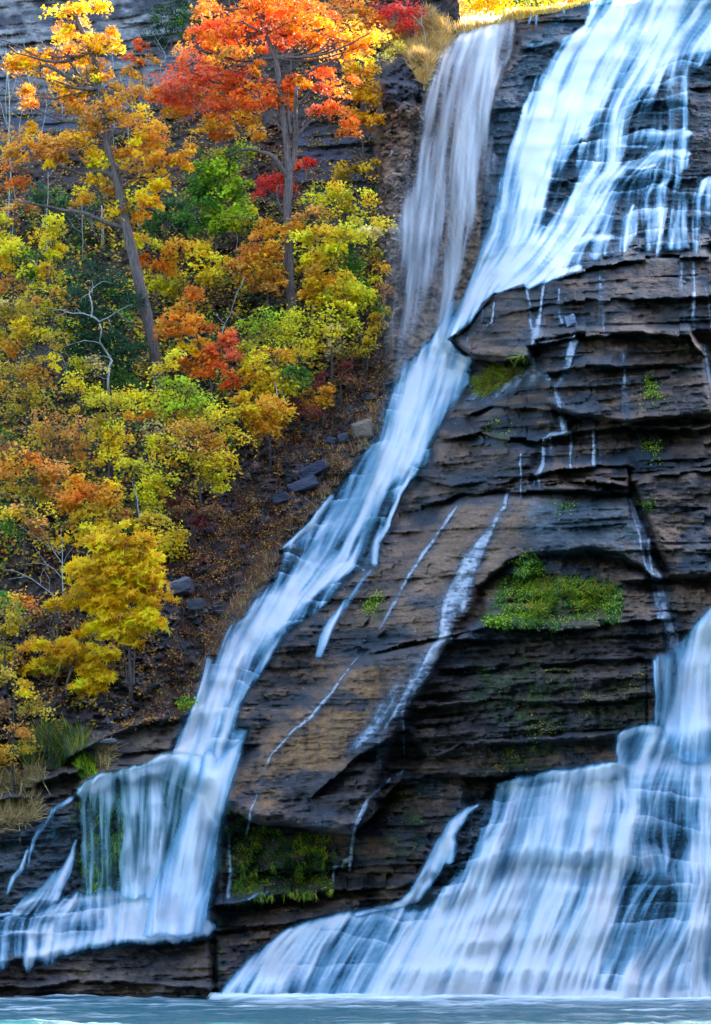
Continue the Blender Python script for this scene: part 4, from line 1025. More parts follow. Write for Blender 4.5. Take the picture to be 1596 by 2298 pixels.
tree('maple_tree', 'tall fiery red and orange maple with several upright stems left of the dark outcrop', 'tree', None,
  [(655,684),(650,620),(647,540),(646,470),(648,400),(646,350),(640,290),(634,240),(626,180),(618,130),(596,70),(590,10),(585,-60)],
  [(600,10,70,26,'O+OR'),(560,20,50,24,'OR+O'),(480,15,50,22,'O+OB'),(500,45,50,20,'O+OR'),(540,60,50,22,'OR+RP'),(480,75,50,22,'OR+O'),(445,70,30,16,'OR+RP'),(460,105,50,20,'OY+O'),(500,80,40,16,'OR+RP'),
   (610,50,40,24,'OR+O'),(660,55,50,22,'O+OY+GO'),(700,50,30,16,'OY+GO'),(640,80,40,20,'RP+OR'),(620,95,26,14,'RP'),(690,90,50,20,'O+OR'),(740,80,44,22,'OR+O'),(790,75,50,26,'O+GO+OY'),(830,90,28,22,'GO+OY'),(750,105,60,14,'O+OY'),(800,110,30,12,'OY+O'),
   (420,150,50,26,'RP+OR'),(380,165,36,20,'RP+OR'),(400,195,46,22,'RP+OR'),(460,160,46,20,'O+RP'),(500,180,46,22,'OR+RP'),(540,190,40,22,'RP+OR+R'),(560,150,30,14,'O+RP'),(520,215,50,18,'OR+O'),(440,215,50,20,'RP+OR+O'),(380,225,40,18,'OR+RP'),
   (420,245,50,16,'O+OY'),(360,205,30,18,'OR+O'),(480,245,50,16,'RP+OR'),(560,215,46,20,'RP+OR+O'),(590,235,46,20,'RP+OR'),(600,200,36,16,'RP+OR'),(640,200,34,16,'RP+OR'),(660,180,30,14,'OR+RP'),(690,175,22,14,'OY+RP'),(640,225,24,10,'OR+O'),
   (490,275,44,18,'OY+O'),(540,265,40,16,'O+OY'),(595,285,30,22,'O+OY'),(460,290,30,14,'OY+O'),(520,295,40,14,'OB+O'),(730,160,26,12,'RP+OR'),(760,185,40,14,'OR+O'),(725,190,24,8,'RP'),
   (715,245,28,9,'OR+RP'),(740,240,24,10,'OR+O'),(770,258,28,18,'O+OR'),(780,285,24,16,'O'),(560,110,36,16,'O+OB'),(520,125,44,14,'OY+OB'),(700,20,50,18,'O+OR'),(650,10,46,20,'OR+O')],
  'O', r=.22, scale=1.2, dens=1.15, size=.125, gap=.9, thick=1.3, limbs=22,
  extra=[(.14,[(652,385),(662,330),(664,270),(668,220),(672,195)]),(.10,[(640,300),(628,240),(610,190),(580,150),(545,115),(530,95)]),(.08,[(620,215),(590,170),(560,150),(500,145),(450,140)]),
         (.07,[(655,300),(645,230),(652,170),(655,110),(645,75)]),(.08,[(642,240),(660,190),(700,160),(750,125),(790,110)]),(.10,[(645,400),(618,362),(590,340),(550,335),(500,340),(470,345)]),
         (.06,[(664,310),(690,275),(720,250),(745,235)]),(.05,[(640,300),(615,270),(598,250)]),(.06,[(650,260),(672,230),(705,190)]),(.05,[(618,160),(622,110),(612,60)]),(.05,[(648,490),(632,470),(622,420),(640,400)])])

# everything that grows between and below them
G_UND = 'small trees and bushes crowding the wooded slope'
B = [  # label, palette, clumps, trunk, dy, size, shape, dens
 ('dark green bush growing on the grey cliff left of the fiery maple', 'DG+G', [(390,20,48,34),(400,50,40,30),(350,70,34,24,'TE+DG'),(365,30,24,24)], [(385,110),(388,50)], .5, .12, 'oval', .9),
 ('small rusty orange maple on the cliff foot between the two tall maples', 'OR+OB', [(312,105,26,20),(300,135,20,12),(330,135,22,12),(305,160,22,10,'OY+O')], [(322,215),(318,150),(314,100)], 1.2, .13, 'maple', .8),
 ('crimson bush beside the golden grass at the top edge', 'R', [(895,10,46,16),(912,35,32,18),(880,28,30,12,'R+RP')], [(925,85),(915,50),(900,10)], .8, .13, 'maple', 1.0),
 ('orange brown tree behind the fiery maple at the top', 'O+OB+BR', [(760,20,50,22),(800,50,44,22),(740,55,40,18),(830,20,36,20,'OY+O'),(850,60,34,22,'OB+O')], [(800,150),(790,80),(780,30)], .8, .14, 'maple', .9),
 ('golden lit maple leaning beside the dark outcrop', 'GO+OY', [(805,165,30,14),(825,180,22,16,'GO'),(800,205,34,20),(825,215,24,20,'GO'),(790,240,28,16,'O+OY'),(825,250,24,18),(780,150,24,8,'GO'),(800,275,30,14,'O+OY'),(845,265,14,22,'OY'),(840,150,16,16)], [(816,350),(813,300),(811,250),(808,200)], 1.2, .13, 'maple', 1.0),
 ('yellow green bush spilling over the top of the dark outcrop', 'YG+PALE', [(845,125,26,22),(870,105,30,20,'PALE+YG'),(860,90,26,16,'OY+PALE'),(895,95,24,14,'YG+PALE')], [(855,160),(858,120)], 1.2, .12, 'oval', .9),
 ('broad bright green maple below the fiery maple', 'LG+G', [(520,335,40,14,'LG+YG'),(480,350,44,22),(545,345,30,12),(460,390,40,30),(510,390,46,28,'LG'),(540,420,32,24,'LG'),(490,430,50,28,'G+LG'),(550,460,26,22,'LG+YG'),(450,440,34,30,'G'),(510,480,50,28,'G+LG'),(450,490,36,24,'G+DG'),(545,495,24,14,'LG+YG')], [(486,600),(484,520),(486,450),(490,400)], 1.6, .14, 'maple', 1.05),
 ('little crimson maple twined round the fiery maple trunk', 'R', [(648,392,24,12),(630,410,20,12,'R+RP'),(590,425,24,14),(600,400,14,8),(690,368,20,8,'R'),(660,365,14,8,'RP+R')], [(640,520),(636,450),(640,405)], 1.6, .13, 'maple', .9),
 ('yellow oval leaved tree right of the fiery maple trunk', 'YG+Y', [(720,415,44,14),(750,430,30,18,'YG'),(700,440,34,12),(790,440,34,12),(735,455,40,16,'YG'),(770,475,40,14,'Y+YG'),(825,445,16,24,'Y+PALE')], [(765,600),(762,520),(757,460)], 1.5, .15, 'oval', .95),
 ('low yellow bush on the dark shale under the golden lit maple', 'OY+YG', [(790,375,40,12,'OL+Y'),(770,385,26,10,'OL+YG'),(815,365,24,9,'Y')], [(800,420),(795,385)], .8, .13, 'maple', .8),
 ('orange bush left of the fiery maple trunk foot', 'OY+O', [(610,500,30,18,'OY'),(580,515,26,12,'OY+OB'),(610,555,40,22,'O+OY'),(570,570,40,16,'O+RP'),(600,590,46,18,'OY'),(560,600,44,18,'O+OB'),(620,620,34,20,'OY+OB'),(580,635,40,14,'OB+OY'),(690,480,34,18,'OY+OB'),(672,510,20,16,'OY')], [(600,700),(602,640),(605,560)], 1.3, .14, 'maple', 1.0),
 ('big yellow tree right of the fiery maple foot', 'Y+YG', [(690,540,30,18,'YG+Y'),(730,520,40,22,'Y+OY'),(780,510,44,20,'YG'),(830,520,34,16,'Y+PALE'),(700,580,34,22,'Y+YG'),(740,570,36,24,'YG'),(690,620,34,22,'Y'),(730,620,40,26,'Y+OY'),(770,640,36,22,'Y+YG'),(690,660,30,18,'Y+OY'),(740,665,40,20,'Y'),(790,660,36,18,'YG+Y')], [(745,800),(742,700),(745,600)], 2.0, .15, 'maple', 1.1),
 ('green bush between the yellow tree and the spray wall', 'G+LG', [(790,560,34,30,'G'),(800,600,30,26,'G+YG'),(770,595,26,20,'LG'),(820,690,30,24,'G+YG'),(815,640,20,16,'G')], [(810,760),(805,690),(800,600)], 1.6, .14, 'maple', 1.0),
 ('narrow yellow sapling against the spray wall', 'Y+OL', [(850,500,18,22,'OL+Y'),(848,560,20,26,'OL'),(850,605,22,22,'Y+OY'),(858,650,14,16,'OB'),(860,690,12,12,'OL')], [(850,740),(852,660),(850,560)], 1.0, .13, 'oval', .75),
 ('feathery lime green bush in the middle of the slope', 'LG+YG', [(590,705,44,13,'LG'),(560,725,24,9,'LG'),(620,725,44,18,'LG+YG'),(640,750,50,18,'YG'),(600,750,34,16,'LG+YG'),(660,700,24,12,'YG')], [(625,850),(622,800),(622,740)], 2.0, .16, 'pinnate', 1.3),
 ('yellow oval leaved bush below the big yellow tree', 'YG+Y', [(730,725,44,20,'Y+YG'),(770,700,30,18,'YG'),(760,745,36,22,'YG+PALE'),(720,765,36,18,'Y+PALE'),(790,720,24,16,'YG'),(700,790,30,14,'Y+YG')], [(745,850),(745,800),(745,740)], 1.8, .15, 'oval', 1.0),
 ('golden bush with slim pale stems above the talus', 'Y+OY', [(580,790,36,20,'YG+Y'),(630,790,46,20,'Y+OY'),(600,830,44,22,'Y'),(660,830,36,22,'YG+G'),(570,830,24,24,'Y+OY'),(620,865,46,18,'Y+YG')], [(622,930),(618,880),(616,800)], 1.8, .14, 'maple', 1.1),
 ('orange bush hanging above the rubble chute', 'OY+GO', [(590,905,44,22,'OY+Y'),(560,930,40,18,'GO+Y'),(600,935,36,18,'OY'),(620,915,30,16,'OY+OB'),(585,960,24,10,'OY'),(540,895,24,14,'Y')], [(606,1000),(600,950),(592,910)], 1.5, .14, 'maple', 1.1),
 ('orange red maple bush right of the leaning trunk', 'O+OR', [(400,690,36,18,'O+OY'),(430,660,30,14,'O'),(400,720,34,20,'OY+O'),(440,725,34,18,'O'),(380,750,30,22,'OY+O'),(425,765,36,22,'OY+GO'),(460,790,34,18,'O+OR'),(430,805,34,18,'O'),(500,765,20,12,'O+RP'),(520,755,26,16,'OR+RP'),(520,790,26,14,'RP+R'),(490,815,30,16,'O+OR'),(515,845,18,18,'R+OR'),(460,835,26,12,'O')], [(478,900),(470,840),(450,780),(425,700)], 1.6, .15, 'maple', 1.1),
 ('yellow green layered bush right of the leaning trunk', 'Y+YG', [(340,545,44,12,'YG+LG'),(300,540,30,16,'YG+Y'),(400,540,46,10,'OY+O'),(440,545,34,12,'Y+OY'),(350,575,50,12,'OY+O'),(430,575,46,14,'Y+YG'),(480,585,30,12,'Y'),(330,595,30,10,'O+OY'),(380,600,44,12,'OY+YG'),(440,610,50,14,'YG+Y'),(500,625,40,12,'Y+OL'),(360,630,50,14,'YG'),(410,640,44,14,'YG+OL')], [(415,700),(412,650),(410,580)], 1.6, .14, 'maple', .95),
 ('dark evergreen tree behind the white dead tree', 'DG', [(210,600,40,24),(240,630,44,26),(210,660,50,30),(270,670,34,30,'DG+G'),(190,700,50,30),(250,720,50,34),(210,760,56,34),(270,780,44,34,'DG+G'),(160,740,40,30),(230,820,60,34),(280,840,40,28,'G+DG'),(180,800,36,30)], [(235,900),(232,780),(228,640)], .4, .13, 'oval', 1.0),
 ('green bush under the golden maple near the left edge', 'TE+DG', [(85,425,38,20),(110,450,40,22,'DG+G'),(160,470,40,20,'DG'),(70,445,30,16,'TE'),(200,520,40,20,'DG+G'),(120,490,40,20,'DG')], [(110,560),(110,500),(105,440)], .4, .13, 'oval', .9),
 ('dark green bush left of the bright green maple', 'DG+G', [(370,500,40,22,'G+DG'),(350,480,30,18,'DG'),(420,500,30,20,'G+DG'),(400,470,34,24,'DG+G')], [(385,580),(384,520),(384,480)], .4, .13, 'maple', .9),
 ('tall yellow green sapling left of the dark evergreen', 'YG+Y', [(110,495,22,12,'YG'),(115,520,32,18),(125,545,32,16,'YG+Y'),(128,575,28,18,'YG'),(125,605,26,18,'Y+YG'),(120,640,28,18,'YG+G'),(125,670,34,16,'Y+OB'),(110,690,34,14,'YG')], [(122,760),(122,680),(120,560)], 1.4, .14, 'maple', 1.0),
 ('yellow green bush at the left picture edge upper one', 'YG+OL', [(10,510,34,26,'YG+OL'),(30,545,34,24,'YG'),(10,585,40,28,'YG+Y'),(55,565,34,16,'LG+G'),(60,600,30,20,'G+YG'),(80,620,30,20,'OL+YG'),(30,640,30,16,'OB+PALE')], [(30,720),(30,640),(28,560)], 1.4, .13, 'maple', .95),
 ('pale yellow bush at the left picture edge', 'OL+Y+PALE', [(20,690,44,24,'PALE+OL'),(50,705,34,22,'Y+OL'),(15,735,44,26,'Y+OL'),(55,750,34,20,'Y+OL'),(20,775,36,22,'OY+OL'),(100,735,30,14,'YG+OL'),(140,735,30,16,'Y+YG')], [(40,850),(38,780),(36,710)], 1.4, .13, 'maple', 1.0),
 ('rusty sparse bush at the left edge below the grey cliff', 'BR+OB+O', [(15,345,24,26,'BR+OB'),(30,385,26,26,'O+BR'),(10,420,30,24,'BR+O'),(50,400,22,14,'OB+O'),(60,455,30,14,'OB'),(30,480,34,20,'BR+OB')], [(25,560),(25,470),(22,380)], .9, .12, 'maple', .6),
 ('olive bush with few leaves near the left edge', 'OL+OB', [(40,830,44,22,'OL+OY'),(90,845,40,20,'OY+OB'),(20,870,40,24,'OY+OL'),(70,880,44,20,'OL+OY'),(120,810,34,20,'Y+OL'),(20,910,40,20,'OL'),(110,760,34,14,'YG+OL')], [(60,960),(60,900),(60,840)], 1.2, .13, 'oval', .9),
 ('slender lime sapling rising before the dark evergreen', 'YG+Y', [(180,810,11,16,'YG'),(172,840,16,14,'YG+Y'),(160,865,18,14,'Y'),(215,812,9,10,'PALE+YG'),(212,872,12,12,'PALE+YG')], [(176,960),(176,890),(180,810)], 1.8, .13, 'oval', 1.0),
 ('round yellow bush under the dark evergreen', 'Y+YG', [(225,885,34,14),(200,905,30,16,'YG+Y'),(260,905,34,16,'YG+Y'),(210,935,36,18,'Y+OL'),(250,940,36,20,'Y+YG'),(230,975,34,20,'YG+Y'),(260,1000,30,20,'Y'),(275,970,24,18,'Y+YG'),(245,1025,30,14,'Y+OL')], [(245,1080),(243,1000),(238,910)], 1.6, .13, 'oval', 1.15),
 ('yellow green bush at the foot of the leaning trunk', 'YG+LG', [(380,860,36,14,'LG+YG'),(420,870,34,16,'LG+YG'),(350,890,44,14,'Y+YG'),(300,875,34,12,'Y+OY'),(400,900,50,16,'YG+LG'),(460,885,40,16,'YG+LG'),(350,915,44,14,'YG'),(480,915,40,14,'YG+Y'),(420,930,50,14,'Y+YG'),(320,925,30,10,'OY+O'),(390,790,26,18,'YG+Y'),(370,820,20,14,'Y')], [(395,1000),(393,940),(390,870)], 1.8, .14, 'oval', 1.15),
 ('wide yellow bush with small round leaves in the middle of the slope', 'Y+PALE', [(380,960,44,16,'Y+PALE'),(430,955,44,18,'Y+OB'),(480,950,40,16,'Y'),(520,930,34,16,'Y+YG'),(360,990,36,16,'YG+Y'),(420,990,44,18,'PALE+OB+Y'),(480,990,40,18,'OB+Y'),(520,970,34,18,'Y'),(380,1020,44,16,'Y'),(440,1025,40,16,'Y+OL'),(500,1015,40,20,'Y'),(480,1055,36,16,'Y+YG'),(500,1080,24,14,'YG+Y'),(455,1070,30,12,'YG+OL')], [(450,1130),(448,1060),(440,980)], 1.7, .13, 'oval', 1.15),
 ('hanging yellow green bush beside a thin pale stem', 'YG+Y', [(300,1030,34,14,'YG'),(340,1040,40,16,'YG+Y'),(370,1060,30,18,'YG+Y'),(335,1075,34,18,'YG+Y'),(360,1095,26,16,'YG'),(330,1110,24,14,'YG'),(345,1135,14,12,'YG+Y')], [(310,1165),(304,1100),(296,1050)], 1.2, .13, 'oval', 1.1),
 ('rust brown bush with dry leaves on the left slope', 'OB+BR', [(110,930,40,18,'OB+OY'),(150,950,36,18,'OB+BR'),(80,970,40,22,'OB+Y'),(130,985,40,20,'BR+OB'),(180,985,30,22,'O+OB'),(170,1020,36,18,'OY+OB'),(100,1015,44,18,'PALE+BR+OB')], [(130,1080),(130,1020),(132,960)], 1.3, .13, 'oval', .85),
 ('amber bush on the left slope above the bare saplings', 'OY+O', [(30,1000,40,20,'OB+BR'),(50,1035,44,20,'OY+O'),(90,1060,44,20,'Y+OY'),(140,1050,44,18,'OB+BR'),(60,1085,50,20,'OY+OL'),(120,1095,44,18,'OY+OB'),(20,1060,30,18,'OB')], [(80,1160),(80,1100),(78,1040)], 1.3, .13, 'maple', 1.0),
 ('orange amber bush in the lower middle of the left slope', 'OY+GO', [(190,1080,40,18,'OY'),(230,1095,40,16,'OY+GO'),(180,1110,44,18,'OY+O'),(240,1120,40,16,'OB+OY'),(200,1140,44,16,'Y+OL'),(160,1135,30,14,'OY'),(215,1165,44,14,'Y+OY'),(270,1135,26,16,'OB+Y')], [(210,1230),(210,1160),(208,1100)], 1.4, .14, 'maple', 1.05),
 ('low yellow bush at the left edge above the bare saplings', 'Y+OB', [(30,1150,40,14,'Y+YG'),(70,1140,40,14,'Y+OB'),(20,1175,34,14,'YG+G'),(100,1165,40,12,'OB+Y'),(60,1185,40,10,'OB+BR')], [(55,1240),(55,1190),(52,1150)], 1.2, .13, 'oval', .95),
 ('yellow bush on top of the glowing golden bush', 'Y+OY', [(190,1185,40,12,'Y+OY'),(240,1190,44,12,'Y+OL'),(290,1180,30,12,'OB+Y'),(180,1215,40,16,'Y+OL'),(330,1200,26,12,'OL+Y'),(345,1160,20,10,'OL')], [(220,1290),(218,1230),(215,1190)], .9, .14, 'maple', 1.0),
 ('olive bush at the left edge beside the bare saplings', 'OL+G', [(8,1335,26,20,'G+OL'),(15,1370,30,22,'OL+YG'),(30,1395,26,14,'OL+G'),(8,1415,26,18,'YG+OL'),(5,1455,20,18,'Y+OL')], [(10,1500),(12,1440),(12,1370)], 1.0, .12, 'oval', .85),
 ('small orange plant among the bare saplings', 'OY+O', [(48,1340,22,12),(62,1350,12,9,'O')], [(54,1390),(52,1345)], .9, .12, 'oval', .9),
 ('dark olive bush in the lower left corner of the woods', 'OL+BR', [(20,1520,30,18,'OL+OB'),(50,1545,40,18,'OL+Y'),(15,1580,34,22,'BR+OL'),(70,1580,36,16,'OL+BR'),(20,1640,34,20,'OB+OY'),(40,1670,30,16,'OL'),(12,1690,26,18,'OY+BR')], [(30,1740),(30,1660),(32,1560)], .9, .13, 'oval', .6),
 ('small yellow shrub on the dark rubble in mid slope', 'Y+OL', [(390,1215,18,16,'Y+OL'),(380,1235,24,8,'Y+OL'),(400,1195,10,10,'Y')], [(390,1260),(390,1220)], .5, .12, 'oval', .8),
 ('tiny green plant on the rubble close to the chute', 'LG', [(413,1572,9,6,'LG+G'),(420,1580,6,5,'LG')], [(414,1590),(414,1576)], .3, .1, 'oval', .9),
 ('yellow bush hanging over the bank above the rubble', 'OY+OL', [(715,890,34,10,'OY+OL'),(740,880,22,9,'OY'),(695,905,22,10,'OY+OB')], [(722,930),(722,895)], .8, .13, 'maple', .8),
 ('reddish bramble on the bank left of the spray wall', 'MA+BR', [(780,810,34,18,'MA+BR'),(750,840,40,16,'BR+MA'),(790,850,30,18,'BR+OL'),(720,860,30,12,'MA')], [(765,900),(765,850)], .6, .11, 'oval', .5),
 ('sparse yellow bramble at the foot of the spray wall', 'Y+OL', [(840,740,18,20,'Y'),(830,770,22,14,'Y+OL'),(800,780,24,12,'OL+Y'),(850,710,10,16,'Y+PALE'),(760,790,20,10,'Y+PALE')], [(825,820),(828,760)], .7, .13, 'oval', .6),
 ('maroon bramble under the orange hanging bush', 'MA', [(530,915,26,10,'MA+BR'),(545,940,16,10,'MA'),(700,925,30,12,'MA+BR'),(660,900,20,10,'MA')], [(600,960),(560,925)], .4, .11, 'oval', .5),
 ('red bramble on the rubble in mid slope', 'MA+RP', [(425,1145,34,14,'MA+BR'),(440,1170,26,14,'RP+MA'),(400,1120,30,10,'MA+BR'),(470,1140,24,10,'MA+BR')], [(430,1200),(430,1150)], .5, .11, 'oval', .6),
]
for lb, pal, cl, tr, dy, sz, shp, dn in B:
    small = len(cl) < 4
    gr = 1.05 if dn < .75 else 1.26
    cl = [(c[0], c[1] + 2, c[2] * gr, c[3] * gr) + tuple(c[4:]) for c in cl]
    tree('bush' if ('bush' in lb or 'bramble' in lb or 'shrub' in lb or 'plant' in lb) else 'small_tree', lb, 'bush' if ('bush' in lb or 'bramble' in lb or 'shrub' in lb or 'plant' in lb) else 'tree', G_UND, tr, cl, pal,
         dy=dy, r=.025 if small else .042, mat=M_dark, size=sz * .88, shape=shp, dens=dn * 1.05, limbs=4 if small else 8, nf=2, flat=.34)

# the glowing golden bush, star shaped leaves
tree('golden_bush', 'glowing golden yellow bush with pointed leaves above the lower left fall', 'bush', None,
  [(293,1535),(292,1480),(290,1430),(284,1350),(280,1270)],
  [(285,1205,50,18,'GO+Y'),(240,1215,46,20,'Y+GO'),(325,1225,30,18,'Y+GO'),(270,1240,70,24,'GO'),(215,1262,50,22,'GO+Y'),(310,1262,54,24,'GO'),(255,1285,70,26,'GO'),(340,1290,36,26,'GO'),(180,1268,30,12,'Y+GO'),(230,1320,60,24,'GO'),(300,1325,64,26,'GO'),
   (350,1335,30,22,'Y+GO'),(165,1355,46,11,'Y+GO'),(205,1345,34,16,'GO'),(260,1360,60,22,'GO'),(320,1370,50,22,'GO'),(240,1395,54,16,'Y+GO'),(300,1402,50,16,'GO'),(345,1395,22,12,'Y+GO'),(215,1420,40,14,'GO+Y'),(262,1430,36,14,'GO'),(130,1350,16,8,'Y')],
  'GO', r=.07, dens=1.6, scale=1.12, size=.19, shape='star', flat=.25, extra=[(.05,[(300,1535),(302,1470),(304,1400)]),(.04,[(286,1530),(280,1480),(270,1430)])], limbs=10)
tree('golden_bush', 'low spreading golden bush in front of the bare saplings', 'bush', None,
  [(150,1545),(160,1500),(170,1450)],
  [(190,1455,60,18,'GO+Y'),(140,1448,50,16,'Y+GO'),(90,1440,34,16,'OY+Y'),(230,1462,40,18,'GO+Y'),(170,1478,50,14,'GO'),(130,1490,50,14,'Y+OL'),(80,1495,40,13,'Y+GO'),(50,1502,30,10,'Y+GO'),(220,1500,34,14,'Y+GO'),(185,1540,24,16,'Y+GO'),(225,1538,26,14,'GO+Y'),(240,1515,16,12,'Y'),(40,1475,30,12,'Y+OL')],
  'GO', r=.05, dens=1.4, scale=1.15, size=.18, shape='star', flat=.25, extra=[(.03,[(165,1500),(152,1530),(150,1560)]),(.03,[(122,1532),(135,1505),(142,1485)])], limbs=8)

# the white dead tree and the bare grey saplings
def bare(name, label, lines, Y=None, dy=1.6, mat=M_dead, group=None, leafs=()):
    bx, by = lines[0][1][0]
    if Y is None: Y = depth_at(bx, by) - dy
    root = empty(name, P(bx, by, Y)); tag(root, label, 'tree', group)
    for i, (r, pts) in enumerate(lines):
        r = r * .66
        ph = RNG.random() * 6
        q = [np.array(P(x, y, Y)) + np.array([0, -.12 * k * math.sin(ph + k), 0]) for k, (x, y) in enumerate(pts)]
        if i == 0: q = [q[0] + np.array([0, .4, -.6])] + q; rr = [r] + list(np.linspace(r, r * .35, len(pts)))
        else: rr = list(np.linspace(r, r * .35, len(pts)))
        V, F = tube(q, rr, 6, 3, .012)
        part('trunk' if i == 0 else 'branch', V, F, mat, root)
    if leafs:
        V, F, C_ = crown_cloud(leafs, Y, 'Y', .7, .12, 'oval')
        part('leaves', V, F, M_leaf, root, {'Col': C_}, False)
    return root
bare('dead_tree', 'white leafless dead tree with crooked forks before the dark evergreen',
  [(.07,[(243,862),(246,820),(249,805),(238,785),(226,772),(232,755),(227,735),(224,722)]),(.045,[(224,722),(205,710),(180,702),(155,697),(130,688),(100,690)]),(.045,[(205,712),(208,690),(203,668),(200,655),(205,640),(204,622)]),
   (.035,[(224,722),(245,708),(270,695),(300,688)]),(.025,[(205,650),(220,640),(235,632),(255,634)]),(.022,[(200,660),(185,665),(178,680)]),(.025,[(226,772),(200,765),(170,768),(140,774)]),(.02,[(249,805),(230,800),(215,815),(205,830)]),
   (.02,[(155,697),(140,702),(120,712)]),(.018,[(265,700),(280,712),(292,722)]),(.018,[(240,712),(250,730),(246,740)]),(.018,[(243,850),(225,845),(210,835)]),(.018,[(180,702),(172,690),(165,700)])], dy=4.5)
SAP = [
 ('bare pale sapling leaning left of the yellow green sapling', [(.03,[(62,660),(75,625),(84,595),(90,570),(103,560)]),(.02,[(84,595),(65,580),(50,570)]),(.018,[(76,618),(55,605),(42,592)])], 1.2),
 ('bare crooked sapling under the pale yellow bush', [(.04,[(150,830),(140,800),(115,785),(95,775),(70,770)]),(.025,[(115,785),(112,760),(108,740)]),(.02,[(115,785),(90,800),(60,796),(30,825)]),(.02,[(140,800),(120,810),(80,800)])], 1.4),
 ('thin bare stem rising from the bright green maple shade', [(.035,[(195,552),(183,535),(170,510),(152,500),(135,485)])], .7),
 ('grey forked sapling amid the orange bush left of the maple foot', [(.035,[(497,755),(505,725),(520,700),(530,670),(546,640),(548,620)]),(.018,[(505,725),(490,710),(485,700)]),(.018,[(520,700),(545,715),(565,705)]),(.015,[(510,735),(530,740),(540,725)])], 1.9),
 ('bare slanting stick above the red end of the orange maple bush', [(.035,[(557,845),(540,820),(520,800),(500,790)]),(.015,[(540,820),(545,800),(540,790)])], 2.6),
 ('slim white stem in the golden bush above the talus', [(.035,[(626,908),(622,880),(617,845),(616,810)]),(.02,[(645,905),(635,885),(628,865)])], 2.8),
 ('fallen bare branch lying at the edge of the rubble', [(.035,[(636,922),(650,908),(668,896)]),(.02,[(650,908),(640,895)])], 1.4),
 ('curved bare branch arching out of the maroon bramble', [(.035,[(472,960),(490,950),(510,925),(530,912),(548,915)])], 2.0),
 ('thin pale stem holding up the hanging yellow green bush', [(.045,[(312,1160),(309,1130),(303,1100),(297,1082)])], 2.6),
 ('tall bare grey sapling with many side twigs left of the golden bush', [(.035,[(142,1330),(140,1290),(138,1250),(138,1210),(137,1185)]),(.022,[(138,1262),(120,1235),(108,1210),(90,1180)]),(.02,[(140,1275),(150,1250),(165,1230)]),(.02,[(142,1300),(120,1275),(90,1262),(40,1268)]),(.018,[(138,1240),(110,1225),(75,1200),(45,1182)]),(.018,[(120,1275),(100,1258),(70,1215)])], 1.6),
 ('bare forked sapling low beside the golden bush', [(.05,[(168,1440),(170,1405),(172,1380),(182,1340),(190,1300)]),(.03,[(170,1405),(160,1420),(152,1440)]),(.02,[(172,1380),(160,1370)])], 1.4),
 ('cluster of dark bare stems beneath the bare saplings', [(.05,[(118,1435),(108,1410),(100,1390),(98,1370)]),(.045,[(128,1438),(130,1405),(128,1370),(132,1340)]),(.035,[(122,1430),(115,1400),(118,1380)])], 1.4),
 ('bare spreading twigs at the left of the grey sapling', [(.03,[(130,1345),(105,1325),(80,1305),(40,1285),(5,1278)]),(.02,[(105,1325),(90,1345),(60,1340)]),(.02,[(80,1305),(60,1295),(20,1300)]),(.016,[(110,1330),(112,1300),(100,1280)]),(.018,[(90,1312),(95,1285),(110,1262)])], 1.8),
 ('tall grey bare tree trunk at the far left edge', [(.07,[(20,480),(24,400),(22,300),(24,220),(18,160),(12,110)]),(.03,[(22,300),(10,260),(0,225)]),(.03,[(24,220),(35,190),(40,160)]),(.025,[(18,160),(5,130),(0,100)]),(.02,[(22,340),(40,310),(60,300)])], .9),
 ('bare grey tree behind the golden maple crown', [(.05,[(105,560),(104,500),(108,440),(106,380)]),(.03,[(104,500),(90,480),(75,472)]),(.02,[(106,400),(120,380),(130,360)])], .9),
 ('broken pale snag standing on the cliff foot', [(.07,[(284,225),(281,205),(276,190),(272,178)]),(.015,[(280,210),(265,208),(245,210)])], .9),
 ('bare grey trunk in shade right of the golden maple trunk', [(.12,[(232,545),(230,500),(228,460)])], .3),
 ('reddish bare trunk in shade behind the leaning trunk', [(.10,[(317,545),(316,500),(312,450)])], .3),
 ('pale bare twigs spreading beside the crimson bush', [(.025,[(955,90),(950,60),(945,30),(952,0)]),(.018,[(945,40),(965,25),(990,12)]),(.018,[(950,60),(930,40),(900,12),(870,5)]),(.015,[(945,50),(925,55),(900,40)])], 1.0),
 ('thin straight pole like stem below the bright green maple', [(.025,[(560,480),(559,420),(558,370)])], 1.0),
]
for lb, ln, dy in SAP: bare('bare_sapling', lb, ln, dy=dy, mat=M_dead if ('pale' in lb or 'white' in lb or 'grey' in lb) else M_bark, group='bare saplings and sticks on the slope')

